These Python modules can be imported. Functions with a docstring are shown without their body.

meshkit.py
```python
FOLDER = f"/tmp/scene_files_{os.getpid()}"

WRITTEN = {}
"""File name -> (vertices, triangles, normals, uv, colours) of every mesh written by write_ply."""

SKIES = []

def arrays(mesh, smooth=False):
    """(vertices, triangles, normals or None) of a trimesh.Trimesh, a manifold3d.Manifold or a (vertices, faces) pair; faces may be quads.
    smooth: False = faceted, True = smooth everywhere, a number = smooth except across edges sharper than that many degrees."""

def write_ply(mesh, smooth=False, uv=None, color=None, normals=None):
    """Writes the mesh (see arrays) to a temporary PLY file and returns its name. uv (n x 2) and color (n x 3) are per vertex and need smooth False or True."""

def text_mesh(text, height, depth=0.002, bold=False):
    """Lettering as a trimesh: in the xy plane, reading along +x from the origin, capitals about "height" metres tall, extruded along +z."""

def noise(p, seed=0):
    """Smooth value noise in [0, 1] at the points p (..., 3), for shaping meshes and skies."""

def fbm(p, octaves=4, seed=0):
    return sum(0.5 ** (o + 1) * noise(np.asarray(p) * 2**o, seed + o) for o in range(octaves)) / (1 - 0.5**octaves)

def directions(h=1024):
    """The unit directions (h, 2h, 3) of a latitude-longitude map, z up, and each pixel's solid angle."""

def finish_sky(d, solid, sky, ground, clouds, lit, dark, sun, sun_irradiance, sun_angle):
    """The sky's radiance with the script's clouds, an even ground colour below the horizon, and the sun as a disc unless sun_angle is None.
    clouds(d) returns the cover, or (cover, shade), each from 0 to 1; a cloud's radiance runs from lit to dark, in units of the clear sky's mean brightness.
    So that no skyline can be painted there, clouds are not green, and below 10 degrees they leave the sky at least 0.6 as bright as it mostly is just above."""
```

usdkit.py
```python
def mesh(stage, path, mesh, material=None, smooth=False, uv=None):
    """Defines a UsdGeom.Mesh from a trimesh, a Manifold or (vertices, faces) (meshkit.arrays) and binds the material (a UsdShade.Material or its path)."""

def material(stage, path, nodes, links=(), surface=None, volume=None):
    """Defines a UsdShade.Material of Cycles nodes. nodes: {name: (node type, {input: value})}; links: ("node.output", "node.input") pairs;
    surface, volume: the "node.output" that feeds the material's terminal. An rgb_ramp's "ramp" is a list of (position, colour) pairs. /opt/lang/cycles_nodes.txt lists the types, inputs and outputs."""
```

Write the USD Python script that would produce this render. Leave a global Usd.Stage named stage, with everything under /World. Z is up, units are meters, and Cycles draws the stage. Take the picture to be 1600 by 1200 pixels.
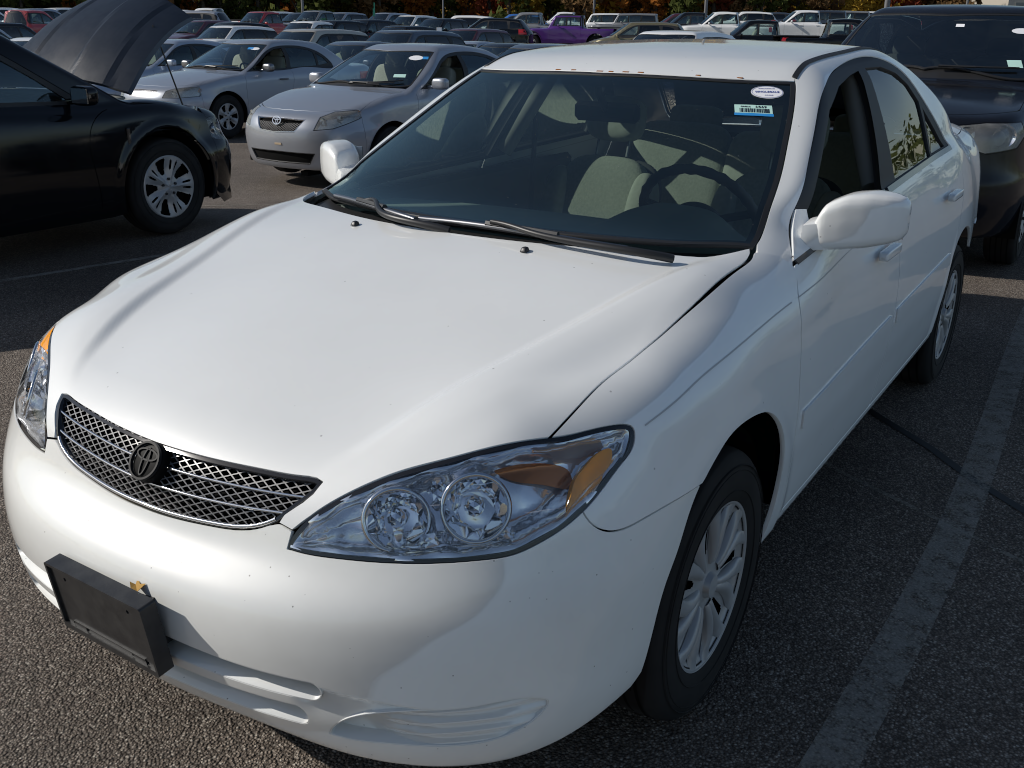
import math, random, numpy as np, trimesh, shapely, usdkit, meshkit
from scipy import ndimage
from scipy.interpolate import PchipInterpolator, CubicSpline, make_interp_spline, LinearNDInterpolator, NearestNDInterpolator
from scipy.spatial import cKDTree, Delaunay
from shapely.geometry import Polygon, LineString, Point, box
from shapely.ops import unary_union
from shapely import affinity
from pxr import Usd, UsdGeom, UsdLux, UsdShade, Gf, Sdf, Vt

stage = Usd.Stage.CreateInMemory()
UsdGeom.SetStageUpAxis(stage, 'Z'); UsdGeom.SetStageMetersPerUnit(stage, 1.0)
UsdGeom.Xform.Define(stage, '/World'); UsdGeom.Scope.Define(stage, '/World/Looks')
rng = random.Random(7); nrng = np.random.default_rng(7)

# ------------------------------------------------------------------ camera, sky, sun
CAM = np.array([-0.945, -1.523, 1.526]); YAW, PITCH, ROLL, FOC = 0.5735, -0.3539, 0.0119, 1.523
def cam_axes():
    f = np.array([math.cos(PITCH)*math.cos(YAW), math.cos(PITCH)*math.sin(YAW), math.sin(PITCH)])
    r = np.cross(f, [0, 0, 1]); r /= np.linalg.norm(r); u = np.cross(r, f)
    return math.cos(ROLL)*r+math.sin(ROLL)*u, -math.sin(ROLL)*r+math.cos(ROLL)*u, f
CR, CU, CF = cam_axes()
cam = UsdGeom.Camera.Define(stage, '/World/camera')
cam.CreateHorizontalApertureAttr(36.0); cam.CreateVerticalApertureAttr(27.0)
cam.CreateFocalLengthAttr(36.0*FOC/1.6); cam.CreateClippingRangeAttr(Gf.Vec2f(0.05, 3000))
cam.AddTransformOp().Set(Gf.Matrix4d(*CR, 0, *CU, 0, *(-CF), 0, *CAM, 1))
SUN_EL = math.radians(33.0); SUN_AZ = math.radians(122.0)     # azimuth measured from +x towards +y
SUN = np.array([math.cos(SUN_EL)*math.cos(SUN_AZ), math.cos(SUN_EL)*math.sin(SUN_AZ), math.sin(SUN_EL)])
EXPOSURE, SKY, SUNI = -0.32, 0.088, 1.22
cam.CreateExposureAttr(EXPOSURE)
M = {}
def mat(name, nodes, links=(), surface=None, volume=None):
    M[name] = usdkit.material(stage, '/World/Looks/'+name, nodes, links, surface, volume); return M[name]
mat('sky_look', {'s': ('sky_texture', {'sky_type': 'single_scattering', 'sun_disc': False, 'sun_elevation': SUN_EL, 'sun_rotation': math.atan2(SUN[0], SUN[1]), 'altitude': 200.0, 'aerosol_density': .8}),
                 'b': ('background_shader', {'strength': SKY})}, [('s.color', 'b.color')], surface='b.background')
dome = UsdLux.DomeLight.Define(stage, '/World/sky'); dome.CreateIntensityAttr(1.0)
UsdShade.MaterialBindingAPI.Apply(dome.GetPrim()).Bind(M['sky_look'])
dome.GetPrim().SetCustomDataByKey('kind', 'structure')
sun = UsdLux.DistantLight.Define(stage, '/World/sun'); sun.CreateIntensityAttr(SUNI); sun.CreateAngleAttr(0.53); sun.CreateNormalizeAttr(True)
sun.CreateColorAttr(Gf.Vec3f(1.0, 0.955, 0.89))
zx = SUN; xx = np.cross([0, 0, 1], zx); xx /= np.linalg.norm(xx); yx = np.cross(zx, xx)
sun.AddTransformOp().Set(Gf.Matrix4d(*xx, 0, *yx, 0, *zx, 0, 0, 0, 0, 1))

# ------------------------------------------------------------------ materials
def pbr(name, color, rough=.5, metal=0., coat=0., spec=.5, trans=0., emis=None, coat_rough=.03, ior=1.5):
    p = dict(base_color=color, roughness=rough, metallic=metal, coat_weight=coat, specular_ior_level=spec, transmission_weight=trans, coat_roughness=coat_rough, ior=ior)
    return mat(name, {'p': ('principled_bsdf', p)}, (), surface='p.BSDF')
def varied(name, c1, c2, scale, rough=.6, bump=0., bscale=None, metal=0., coat=0., bdist=.002, detail=4., spec=.5):
    n = {'t': ('texture_coordinate', {}), 'n': ('noise_texture', {'scale': scale, 'detail': detail}), 'r': ('rgb_ramp', {'ramp': [(.3, c1), (.7, c2)]}),
         'p': ('principled_bsdf', {'roughness': rough, 'metallic': metal, 'coat_weight': coat, 'specular_ior_level': spec})}
    l = [('t.object', 'n.vector'), ('n.fac', 'r.fac'), ('r.color', 'p.base_color')]
    if bump:
        n['n2'] = ('noise_texture', {'scale': bscale or scale, 'detail': 3.}); n['b'] = ('bump', {'strength': bump, 'distance': bdist})
        l += [('t.object', 'n2.vector'), ('n2.fac', 'b.height'), ('b.normal', 'p.normal')]
    return mat(name, n, l, surface='p.BSDF')
def paint(name, color, flake=0., dirt=0., rough=.38, coat=1.0, specks=0., dens=26., thr=.8):
    """clear-coated car paint with a film of dust and, if asked, specks of dirt"""
    d = tuple(.55*c+.45*k*.75 for c, k in zip(color, (.42, .38, .32)))
    n = {'t': ('texture_coordinate', {}), 'n': ('noise_texture', {'scale': 3.0, 'detail': 6., 'roughness': .65}),
         'mr': ('map_range', {'from_min': .42, 'from_max': .8, 'to_min': 0., 'to_max': dirt, 'clamp': True}),
         'm': ('mix_color', {'a': color, 'b': d}),
         'ob': ('noise_texture', {'scale': 9.0, 'detail': 1.}), 'bo': ('bump', {'strength': .06, 'distance': .004}),
         'p': ('principled_bsdf', {'roughness': rough, 'metallic': flake, 'coat_weight': coat, 'coat_roughness': .035, 'specular_ior_level': .5})}
    l = [('t.object', 'n.vector'), ('n.fac', 'mr.value'), ('mr.result', 'm.fac'), ('t.object', 'ob.vector'), ('ob.fac', 'bo.height'), ('bo.normal', 'p.coat_normal')]
    out = 'm.result'
    if specks:
        n['v'] = ('voronoi_texture', {'scale': dens, 'randomness': 1.0}); n['sr'] = ('map_range', {'from_min': .035, 'from_max': .075, 'to_min': specks, 'to_max': 0., 'clamp': True})
        n['sep'] = ('separate_color', {}); n['gt'] = ('math', {'math_type': 'greater_than', 'value2': thr}); n['mu'] = ('math', {'math_type': 'multiply'})
        n['m2'] = ('mix_color', {'b': (.06, .05, .045)})
        l += [('t.object', 'v.vector'), ('v.distance', 'sr.value'), ('v.color', 'sep.color'), ('sep.r', 'gt.value1'), ('gt.value', 'mu.value1'), ('sr.result', 'mu.value2'),
              ('mu.value', 'm2.fac'), (out, 'm2.a')]; out = 'm2.result'
    l.append((out, 'p.base_color'))
    return mat(name, n, l, surface='p.BSDF')
def glass(name, tint, refl=1.0, dust=0., band=None, ior=1.75):
    """window pane: lets the sun pass, mirrors the sky by Fresnel. band = (z0, z1, colour): a shade strip across the top"""
    n = {'t': ('transparent_bsdf', {'color': tint}), 'g': ('glossy_bsdf', {'color': refl if isinstance(refl, tuple) else (refl,)*3, 'roughness': 0.0}), 'f': ('fresnel', {'IOR': ior}), 'm': ('mix_closure', {})}
    l = [('f.fac', 'm.fac'), ('t.BSDF', 'm.closure1'), ('g.BSDF', 'm.closure2')]
    if band:
        n['ge'] = ('geometry', {}); n['sx'] = ('separate_xyz', {}); n['mr'] = ('map_range', {'from_min': band[0], 'from_max': band[1], 'clamp': True}); n['mc'] = ('mix_color', {'a': tint, 'b': band[2]})
        l += [('ge.position', 'sx.vector'), ('sx.z', 'mr.value'), ('mr.result', 'mc.fac'), ('mc.result', 't.color')]
    out = 'm.closure'
    if dust:
        n['d'] = ('diffuse_bsdf', {'color': (.45, .45, .43)}); n['tc'] = ('texture_coordinate', {}); n['nz'] = ('noise_texture', {'scale': 6., 'detail': 8., 'roughness': .7})
        n['dr'] = ('map_range', {'from_min': .4, 'from_max': .8, 'to_min': dust*.35, 'to_max': dust, 'clamp': True}); n['m2'] = ('mix_closure', {})
        n['v'] = ('voronoi_texture', {'scale': 38.0}); n['vr'] = ('map_range', {'from_min': .03, 'from_max': .07, 'to_min': .3, 'to_max': 0., 'clamp': True})
        n['sc'] = ('separate_color', {}); n['gt'] = ('math', {'math_type': 'greater_than', 'value2': .72}); n['mu'] = ('math', {'math_type': 'multiply_add'})
        l += [('tc.object', 'nz.vector'), ('nz.fac', 'dr.value'), ('tc.object', 'v.vector'), ('v.distance', 'vr.value'), ('v.color', 'sc.color'), ('sc.r', 'gt.value1'),
              ('gt.value', 'mu.value1'), ('vr.result', 'mu.value2'), ('dr.result', 'mu.value3'), ('mu.value', 'm2.fac'), (out, 'm2.closure1'), ('d.BSDF', 'm2.closure2')]
        out = 'm2.closure'
    return mat(name, n, l, surface=out)

paint('paint_white', (.755, .765, .755), dirt=.16, specks=.5, rough=.4)
paint('paint_white_chipped', (.755, .76, .735), dirt=.34, specks=.85, rough=.42, dens=40., thr=.58)
paint('paint_silver', (.31, .33, .37), flake=.5, dirt=.10, rough=.36)
paint('paint_silver_blue', (.32, .37, .45), flake=.55, dirt=.15, rough=.38)
def black_paint(name, color, rough=.05, spec=.5):
    n = {'t': ('texture_coordinate', {}), 'n': ('noise_texture', {'scale': 4., 'detail': 6., 'roughness': .7}), 'r': ('map_range', {'from_min': .4, 'from_max': .8, 'to_min': rough, 'to_max': rough+.12, 'clamp': True}), 'p': ('principled_bsdf', {'base_color': color, 'specular_ior_level': spec})}
    return mat(name, n, [('t.object', 'n.vector'), ('n.fac', 'r.value'), ('r.result', 'p.roughness')], surface='p.BSDF')
black_paint('paint_black', (.0025, .0025, .003)); black_paint('paint_black_sky_sheen', (.030, .042, .066), .30, .5); black_paint('paint_charcoal', (.006, .0065, .009), .10, .45)  # for the raised hood, sky reflection is put into the black paint's colour
paint('paint_white_far', (.76, .76, .75), dirt=.1)
paint('paint_grey', (.22, .225, .23), flake=.2, dirt=.1)
paint('paint_tan', (.42, .39, .33), flake=.4, dirt=.1)
paint('paint_red', (.32, .025, .03), flake=.15, dirt=.05)
paint('paint_maroon', (.075, .018, .03), flake=.3, dirt=.05)
paint('paint_purple', (.085, .018, .19), flake=.15, dirt=.05)
paint('paint_olive', (.20, .175, .10), flake=.5, dirt=.1)
paint('paint_blue', (.03, .14, .45), flake=.2, dirt=.05)
paint('paint_slate', (.05, .065, .09), flake=.4, dirt=.08)
pbr('chrome', (.75, .76, .78), .10, 1.0)
pbr('reflector', (.97, .975, .985), .05, .95)
pbr('reflector_soft', (.95, .96, .975), .08, .78)
pbr('chrome_dull', (.26, .26, .27), .33, 1.0)
pbr('black_plastic', (.018, .018, .019), .42)
pbr('black_gloss', (.008, .008, .009), .12, coat=.5)
pbr('trim_dark', (.012, .012, .013), .55)
pbr('under_dark', (.006, .006, .006), .9, spec=.1)
varied('plastic_holder', (.012, .012, .013), (.03, .03, .03), 30., .38, bump=.25, bscale=300., bdist=.0008)
varied('rubber', (.008, .008, .008), (.018, .017, .017), 8., .8, spec=.25, bump=.15, bscale=60.)
pbr('amber', (1.0, .42, .03), .12, coat=.6)
pbr('amber_dark', (.50, .17, .04), .12, .55, coat=.6)
pbr('red_lamp', (.42, .012, .012), .15, coat=1.0)
pbr('bulb_glass', (.9, .9, .9), .05, trans=.9)
varied('wheel_silver', (.33, .33, .335), (.41, .41, .405), 5., .40, metal=.4, coat=.12)
varied('seat_cloth', (.25, .265, .215), (.31, .32, .26), 90., .95, bump=.5, bscale=160., bdist=.003)
varied('seat_cloth_plain', (.30, .31, .25), (.35, .36, .30), 40., .95)
pbr('seat_dark', (.05, .05, .047), .9)
varied('dash_plastic', (.15, .185, .165), (.185, .22, .195), 6., .62, bump=.2, bscale=250., bdist=.001)
pbr('dash_dark', (.022, .023, .022), .6)
pbr('crease_shade_grey', (.40, .40, .40), .5)
pbr('liner_grey', (.22, .22, .20), .9)
pbr('sticker_white', (.82, .82, .84), .5)
pbr('sticker_mint', (.50, .74, .66), .5)
pbr('sticker_blue', (.03, .26, .62), .5)
pbr('ink_blue', (.07, .10, .32), .6)
pbr('ink_black', (.015, .02, .03), .6)
pbr('emblem_black', (.004, .004, .004), .5, spec=.1)
pbr('grille_grey', (.15, .15, .155), .32, coat=.3)
pbr('dry_leaf', (.42, .24, .05), .8)
pbr('emblem_rim', (.012, .012, .013), .45, spec=.18)
pbr('rust', (.23, .085, .02), .9)
pbr('rust_faded', (.40, .31, .21), .9)
pbr('steel_post', (.16, .16, .165), .6, .3)
pbr('sign_green', (.01, .20, .12), .5)
pbr('tag_red', (.55, .08, .08), .6)
glass('windshield_glass', (.84, .95, .89), refl=(.74, .96, .96), dust=.010, ior=1.9, band=(1.305, 1.35, (.02, .04, .10)))
glass('side_glass', (.52, .60, .58), dust=.01)
glass('car_glass', (.74, .85, .82), refl=(.75, .93, 1.0), dust=.010, ior=1.95)
glass('tinted_glass', (.10, .11, .11))
glass('lens_glass', (.97, .975, .985), ior=1.5)
glass('lens_hazy', (.86, .85, .78), dust=.55)

# ------------------------------------------------------------------ scene tree helpers
USED = {}
def numbered(parent, name):
    k = (parent, name); n = USED.get(k, 0); USED[k] = n+1
    return name if n == 0 else f'{name}_{n:03d}'
def tag(prim, label=None, category=None, group=None, kind=None):
    for k, v in (('label', label), ('category', category), ('group', group), ('kind', kind)):
        if v: prim.SetCustomDataByKey(k, v)
    return prim
def ppath(parent): return str(parent.GetPath()) if parent is not None else '/World'
def put(name, mesh, m, parent=None, smooth=35, normals=None):
    """one Mesh prim; mesh: trimesh / (v, f) / (v, f, n)"""
    base = ppath(parent); path = base+'/'+numbered(base, name)
    if isinstance(mesh, tuple) and len(mesh) == 3:
        v, f, n = mesh
        me = UsdGeom.Mesh.Define(stage, path)
        me.CreatePointsAttr(Vt.Vec3fArray.FromNumpy(np.ascontiguousarray(v, np.float32)))
        me.CreateFaceVertexCountsAttr(Vt.IntArray.FromNumpy(np.full(len(f), 3, np.int32)))
        me.CreateFaceVertexIndicesAttr(Vt.IntArray.FromNumpy(np.ascontiguousarray(f, np.int32).ravel()))
        me.CreateSubdivisionSchemeAttr('none')
        me.CreateNormalsAttr(Vt.Vec3fArray.FromNumpy(np.ascontiguousarray(n, np.float32))); me.SetNormalsInterpolation('vertex')
        UsdShade.MaterialBindingAPI.Apply(me.GetPrim()).Bind(M[m])
    else:
        me = usdkit.mesh(stage, path, mesh, M[m], smooth=smooth)
    return me.GetPrim()
def thing(name, label, category, loc=(0, 0, 0), rotz=0., group=None):
    x = UsdGeom.Xform.Define(stage, '/World/'+numbered('/World', name))
    x.AddTranslateOp().Set(Gf.Vec3d(*map(float, loc))); x.AddRotateZOp().Set(math.degrees(rotz))
    return tag(x.GetPrim(), label, category, group)
def sub(name, parent, loc=None, rotz=None):
    base = ppath(parent); x = UsdGeom.Xform.Define(stage, base+'/'+numbered(base, name))
    if loc is not None: x.AddTranslateOp().Set(Gf.Vec3d(*map(float, loc)))
    if rotz is not None: x.AddRotateZOp().Set(math.degrees(rotz))
    return x.GetPrim()
def cat3(ms):
    """join (v, f, n) triples"""
    vs, fs, ns, o = [], [], [], 0
    for v, f, n in ms: vs.append(v); fs.append(np.asarray(f)+o); ns.append(n); o += len(v)
    return np.vstack(vs), np.vstack(fs), np.vstack(ns)
def mirror(m):
    v, f, n = m; k = np.array([1, -1, 1.]); return v*k, np.asarray(f)[:, ::-1], n*k
def bx(c, s, rot=None, bev=0.):
    if bev:
        e = np.array(s)/2-bev; pts = []
        for sx in (-1, 1):
            for sy in (-1, 1):
                for sz in (-1, 1):
                    for k in range(3):
                        o = np.array([sx, sy, sz])*e; o2 = o.copy(); o2[k] += bev*(sx, sy, sz)[k]; pts.append(o2)
        m = trimesh.convex.convex_hull(np.array(pts))
    else: m = trimesh.creation.box(s)
    if rot is not None: m.apply_transform(rot)
    m.apply_translation(c); return m
def rotm(ang, ax): return trimesh.transformations.rotation_matrix(ang, ax)
def join(ms): return trimesh.util.concatenate(ms)
def tube(pts, r, sides=8, closed=False):
    p = np.asarray(pts, float); r = np.broadcast_to(r, (len(p),))
    t = np.gradient(p, axis=0) if not closed else np.roll(p, -1, 0)-np.roll(p, 1, 0)
    t /= np.linalg.norm(t, axis=1, keepdims=True)+1e-12
    a = np.zeros_like(p); ref = np.array([0, 0, 1.]) if abs(t[0, 2]) < .9 else np.array([1., 0, 0])
    for i in range(len(p)):
        a[i] = np.cross(t[i], ref); a[i] /= np.linalg.norm(a[i])+1e-12
        ref = np.cross(a[i], t[i])
    b = np.cross(t, a); an = np.arange(sides)*2*np.pi/sides
    v = (p[:, None]+r[:, None, None]*(np.cos(an)[None, :, None]*a[:, None]+np.sin(an)[None, :, None]*b[:, None])).reshape(-1, 3)
    n = len(p); fs = []
    for i in range(n if closed else n-1):
        j = (i+1) % n
        for k in range(sides):
            q = (k+1) % sides; fs += [[i*sides+k, j*sides+k, j*sides+q], [i*sides+k, j*sides+q, i*sides+q]]
    if not closed:
        v = np.vstack([v, p[0], p[-1]]); a0, a1 = len(v)-2, len(v)-1
        for k in range(sides):
            q = (k+1) % sides; fs += [[a0, k, q], [a1, (n-1)*sides+q, (n-1)*sides+k]]
    m = trimesh.Trimesh(v, np.array(fs), process=False)
    if not closed and m.volume < 0: m.invert()
    return m
def revolve(profile, axis='y', n=48):
    """profile: (radius, height) pairs; axis through the origin"""
    m = trimesh.creation.revolve(np.array(profile, float), sections=n)
    if axis == 'y': m.apply_transform(rotm(np.pi/2, [1, 0, 0]))      # z -> -y
    return m
def spline(p, n=None, h=.012):
    p = np.asarray(p, float)
    if len(p) < 3: k = 1
    else: k = min(3, len(p)-1)
    d = np.r_[0, np.cumsum(np.linalg.norm(np.diff(p, axis=0), axis=1))]
    s = make_interp_spline(d, p, k); n = n or max(3, int(d[-1]/h)+1)
    return s(np.linspace(0, d[-1], n))

# ------------------------------------------------------------------ smooth shapes: a car body is the zero set of a smooth function
def smax(a,b,k):
    h=np.maximum(k-np.abs(a-b),0)/k
    return np.maximum(a,b)+h*h*k*.25
def smin(a,b,k): return -smax(-a,-b,k)
def prof(pts,w=.03):
    p=np.array(pts,float); f=PchipInterpolator(p[:,0],p[:,1],extrapolate=False)
    lo,hi=p[0],p[-1]; dlo=float(f.derivative()(p[0,0])); dhi=float(f.derivative()(p[-1,0]))
    h=(hi[0]-lo[0])/900; m=int(3*w/h)+2
    xs=np.arange(-2*m,901+2*m)*h+lo[0]
    ys=np.where(xs<lo[0],lo[1]+dlo*(xs-lo[0]),np.where(xs>hi[0],hi[1]+dhi*(xs-hi[0]),np.nan_to_num(f(np.clip(xs,lo[0],hi[0])))))
    kx=np.arange(-m,m+1)*h; k=np.exp(-.5*(kx/(w*.5))**2); k/=k.sum()
    y2=np.convolve(ys,k,'same')[m:-m]; x2=xs[m:-m]
    cs=CubicSpline(x2[::4],y2[::4])
    xa,xb=x2[0],x2[::4][-1]
    tx=np.linspace(xa,xb,8000); ty=cs(tx); ea=(ty[1]-ty[0])/(tx[1]-tx[0]); eb=(ty[-1]-ty[-2])/(tx[-1]-tx[-2])
    def g(x):
        u=(np.asarray(x)-xa)*(7999/(xb-xa)); i=np.clip(np.nan_to_num(u),0,7998).astype(int); y=ty[i]+(u-i)*(ty[i+1]-ty[i])
        return y
    return g
class Outline:
    """plan outline of half a car (x back, a=|y|), from nose centre to tail centre"""
    def __init__(s,pts):
        p=np.array(pts,float)
        p=np.vstack([p[1:3][::-1]*[1,-1],p,p[-3:-1][::-1]*[1,-1]])
        d=np.r_[0,np.cumsum(np.linalg.norm(np.diff(p,axis=0),axis=1))]
        k=make_interp_spline(d,p,3)
        # smooth a little
        t=np.linspace(d[0],d[-1],6000); q=k(t)
        w=np.hanning(241); w/=w.sum()
        qs=np.stack([np.convolve(np.pad(q[:,i],120,mode='edge'),w,'valid') for i in (0,1)],1)
        s.q=qs[150:-150]; tg=np.gradient(s.q,axis=0); tg/=np.linalg.norm(tg,axis=1,keepdims=True)
        s.n=np.stack([-tg[:,1],tg[:,0]],1)
        s.s=np.r_[0,np.cumsum(np.linalg.norm(np.diff(s.q,axis=0),axis=1))]
        s.tree=cKDTree(s.q)
    def dist(s,x,a):
        p=np.stack([x,a],-1); d,i=s.tree.query(p)
        if not hasattr(s,'cs'): s.cs=CubicSpline(s.s[::15],s.q[::15]); s.d1=s.cs.derivative(); s.d2=s.cs.derivative(2)
        u=s.s[i]
        for _ in range(4):
            q,t,c=s.cs(u),s.d1(u),s.d2(u); v=p-q
            den=(t*t).sum(-1)-(v*c).sum(-1); st=np.where(den>.15,(v*t).sum(-1)/np.maximum(den,.15),0); u=np.clip(u+np.clip(st,-.003,.003),0,s.s[-1])
        q,t=s.cs(u),s.d1(u); v=p-q; t=t/np.linalg.norm(t,axis=-1,keepdims=True)
        dn=v[:,1]*t[:,0]-v[:,0]*t[:,1]
        return np.where(np.abs(dn)<.02,dn,np.sign(dn)*np.linalg.norm(v,axis=-1)), q[:,1], q[:,0]
class Grid2:
    """smooth lookup of functions of (x,a)"""
    def __init__(s,fn,x0,x1,a0,a1,h=.006):
        s.o=(x0,a0);s.h=h
        xs=np.arange(x0,x1+h,h);as_=np.arange(a0,a1+h,h)
        X,A=np.meshgrid(xs,as_,indexing='ij'); 
        s.c=[ndimage.spline_filter(v.reshape(X.shape),3) for v in fn(X.ravel(),A.ravel())]
    def __call__(s,x,a):
        q=np.stack([(x-s.o[0])/s.h,(a-s.o[1])/s.h])
        return [ndimage.map_coordinates(c,q,order=3,prefilter=False,mode='nearest') for c in s.c]
def grad(f,p,h=1.5e-3):
    g=np.stack([f(p+h*e)-f(p-h*e) for e in np.eye(3)],-1)/(2*h)
    return g/np.maximum(np.linalg.norm(g,axis=-1,keepdims=True),1e-9)
def cast(f,o,d,t0=0.,t1=None,n=60,step=None):
    """first crossing of f=0 (outside positive) along rays o+t d; coarse march then bisection/secant"""
    o=np.broadcast_to(o,d.shape); N=len(d)
    ts=np.linspace(t0,t1,n)
    lo=np.full(N,np.nan);hi=np.full(N,np.nan);fl=np.zeros(N);fh=np.zeros(N)
    act=np.arange(N); prev=f(o+ts[0]*d)
    for k in range(1,n):
        if len(act)==0: break
        cur=f(o[act]+ts[k]*d[act])
        hit=(prev>0)&(cur<=0)
        ii=act[hit]; lo[ii]=ts[k-1];hi[ii]=ts[k];fl[ii]=prev[hit];fh[ii]=cur[hit]
        act=act[~hit]; prev=cur[~hit]
    ok=np.where(~np.isnan(lo))[0]
    a,b,fa,fb=lo[ok],hi[ok],fl[ok],fh[ok]
    side=np.zeros(len(ok))
    for k in range(9):
        m=a+(b-a)*np.clip(fa/(fa-fb),.02,.98) if k<7 else (a+(b-a)*np.clip(fa/(fa-fb),0,1))
        fm=f(o[ok]+m[:,None]*d[ok])
        pos=fm>0
        a=np.where(pos,m,a);fa=np.where(pos,fm,fa*np.where(side==1,.5,1))
        b=np.where(pos,b,m);fb=np.where(pos,fb*np.where(side==-1,.5,1),fm)
        side=np.where(pos,-1,1)
    t=np.full(N,np.nan); t[ok]=a+(b-a)*np.clip(fa/(fa-fb),0,1)
    return t

# ------------------------------------------------------------------ the white sedan: shape
zb=prof([(0,.19),(.2,.195),(.35,.215),(.55,.265),(.9,.27),(1.3,.27),(3,.28),(4.2,.3),(4.8,.3)],.1)
def sm(x,a,b): t=np.clip((x-a)/(b-a),0,1); return t*t*t*(t*(t*6-15)+10)
OUT=Outline([(0,0),(.007,.15),(.024,.3),(.062,.45),(.118,.57),(.2,.68),(.3,.765),(.42,.82),(.56,.858),(.75,.882),(.935,.893),(1.2,.8975),(2.0,.8975),(3.0,.895),(3.655,.888),(4.1,.872),(4.4,.845),(4.6,.78),(4.72,.65),(4.78,.45),(4.8,.2),(4.805,0)])
ins_nose=prof([(.1,.22),(.17,.125),(.2,.118),(.235,.083),(.27,.056),(.33,.025),(.42,.004),(.48,0),(.53,.004),(.56,.014),(.58,.03),(.60,.055),(.62,.075),(.68,.095),(.76,.13),(.85,.2)])
ins_cor=prof([(.1,.2),(.17,.08),(.2,.052),(.235,.033),(.27,.02),(.33,.009),(.42,.003),(.48,0),(.54,.003),(.60,.016),(.65,.035),(.7,.055),(.78,.1),(.85,.16)])
ins_side=prof([(.1,.25),(.2,.12),(.24,.065),(.27,.04),(.31,.027),(.36,.018),(.45,.008),(.55,0),(.62,0),(.7,.006),(.8,.02),(.88,.038),(.93,.055),(1.0,.085),(1.1,.14)])
ins_tail=prof([(.1,.2),(.2,.06),(.3,.02),(.45,0),(.55,0),(.62,.02),(.7,.05),(.9,.07),(1.05,.10),(1.2,.2)])
zc=prof([(-.1,.66),(.0,.70),(.131,.765),(.25,.825),(.41,.88),(.6,.925),(.8,.968),(1.06,1.022),(1.2,1.04),(1.5,1.02),(2.0,1.03),(2.5,1.05),(3.4,1.075),(3.9,1.10),(4.3,1.11),(4.7,1.095),(4.9,1.05)],.12)
crown=prof([(0,.03),(.3,.06),(.6,.085),(1.1,.1),(1.4,.08),(2,.02),(3.4,.02),(4.,.08),(4.8,.12)],.2)
def _w(x,a):
    P,qa,qx=OUT.dist(x,a)
    wn=(1-sm(qa,.12,.80))*(qx<2); wc=(1-wn)*(1-sm(qx,.35,.8)); wt=sm(qx,4.25,4.7)
    return P,wn,wc,wt
GR=Grid2(_w,-.35,5.2,-.05,1.3)
def f_low(x,a,z):
    P,wn,wc,wt=GR(x,a); ws=1-wn-wc-wt
    fs=P+wn*ins_nose(z)+wc*ins_cor(z)+ws*ins_side(z)+wt*ins_tail(z)
    ft=(z-zc(x)+crown(x)*a*a)*.95
    k=.065+.075*sm(x,.5,.95)-.08*sm(x,1.1,1.9)+.06*sm(x,3.6,4)
    f=smax(fs,ft,k)
    return smax(f,zb(x)-z,.03)
G=prof([(.9,.825),(1.0,.80),(1.1,.768),(1.2,.729),(1.3,.683),(1.4,.63),(1.5,.565)],.15)
roof=prof([(1.5,1.20),(1.8,1.345),(1.96,1.405),(2.1,1.438),(2.3,1.463),(2.55,1.477),(2.8,1.48),(3.05,1.468),(3.3,1.435),(3.5,1.385),(3.8,1.27)],.12)
gtap=prof([(1.2,-.035),(1.6,-.012),(2.0,0),(2.8,0),(3.3,-.012),(3.8,-.05),(4.1,-.10)],.3)
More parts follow.
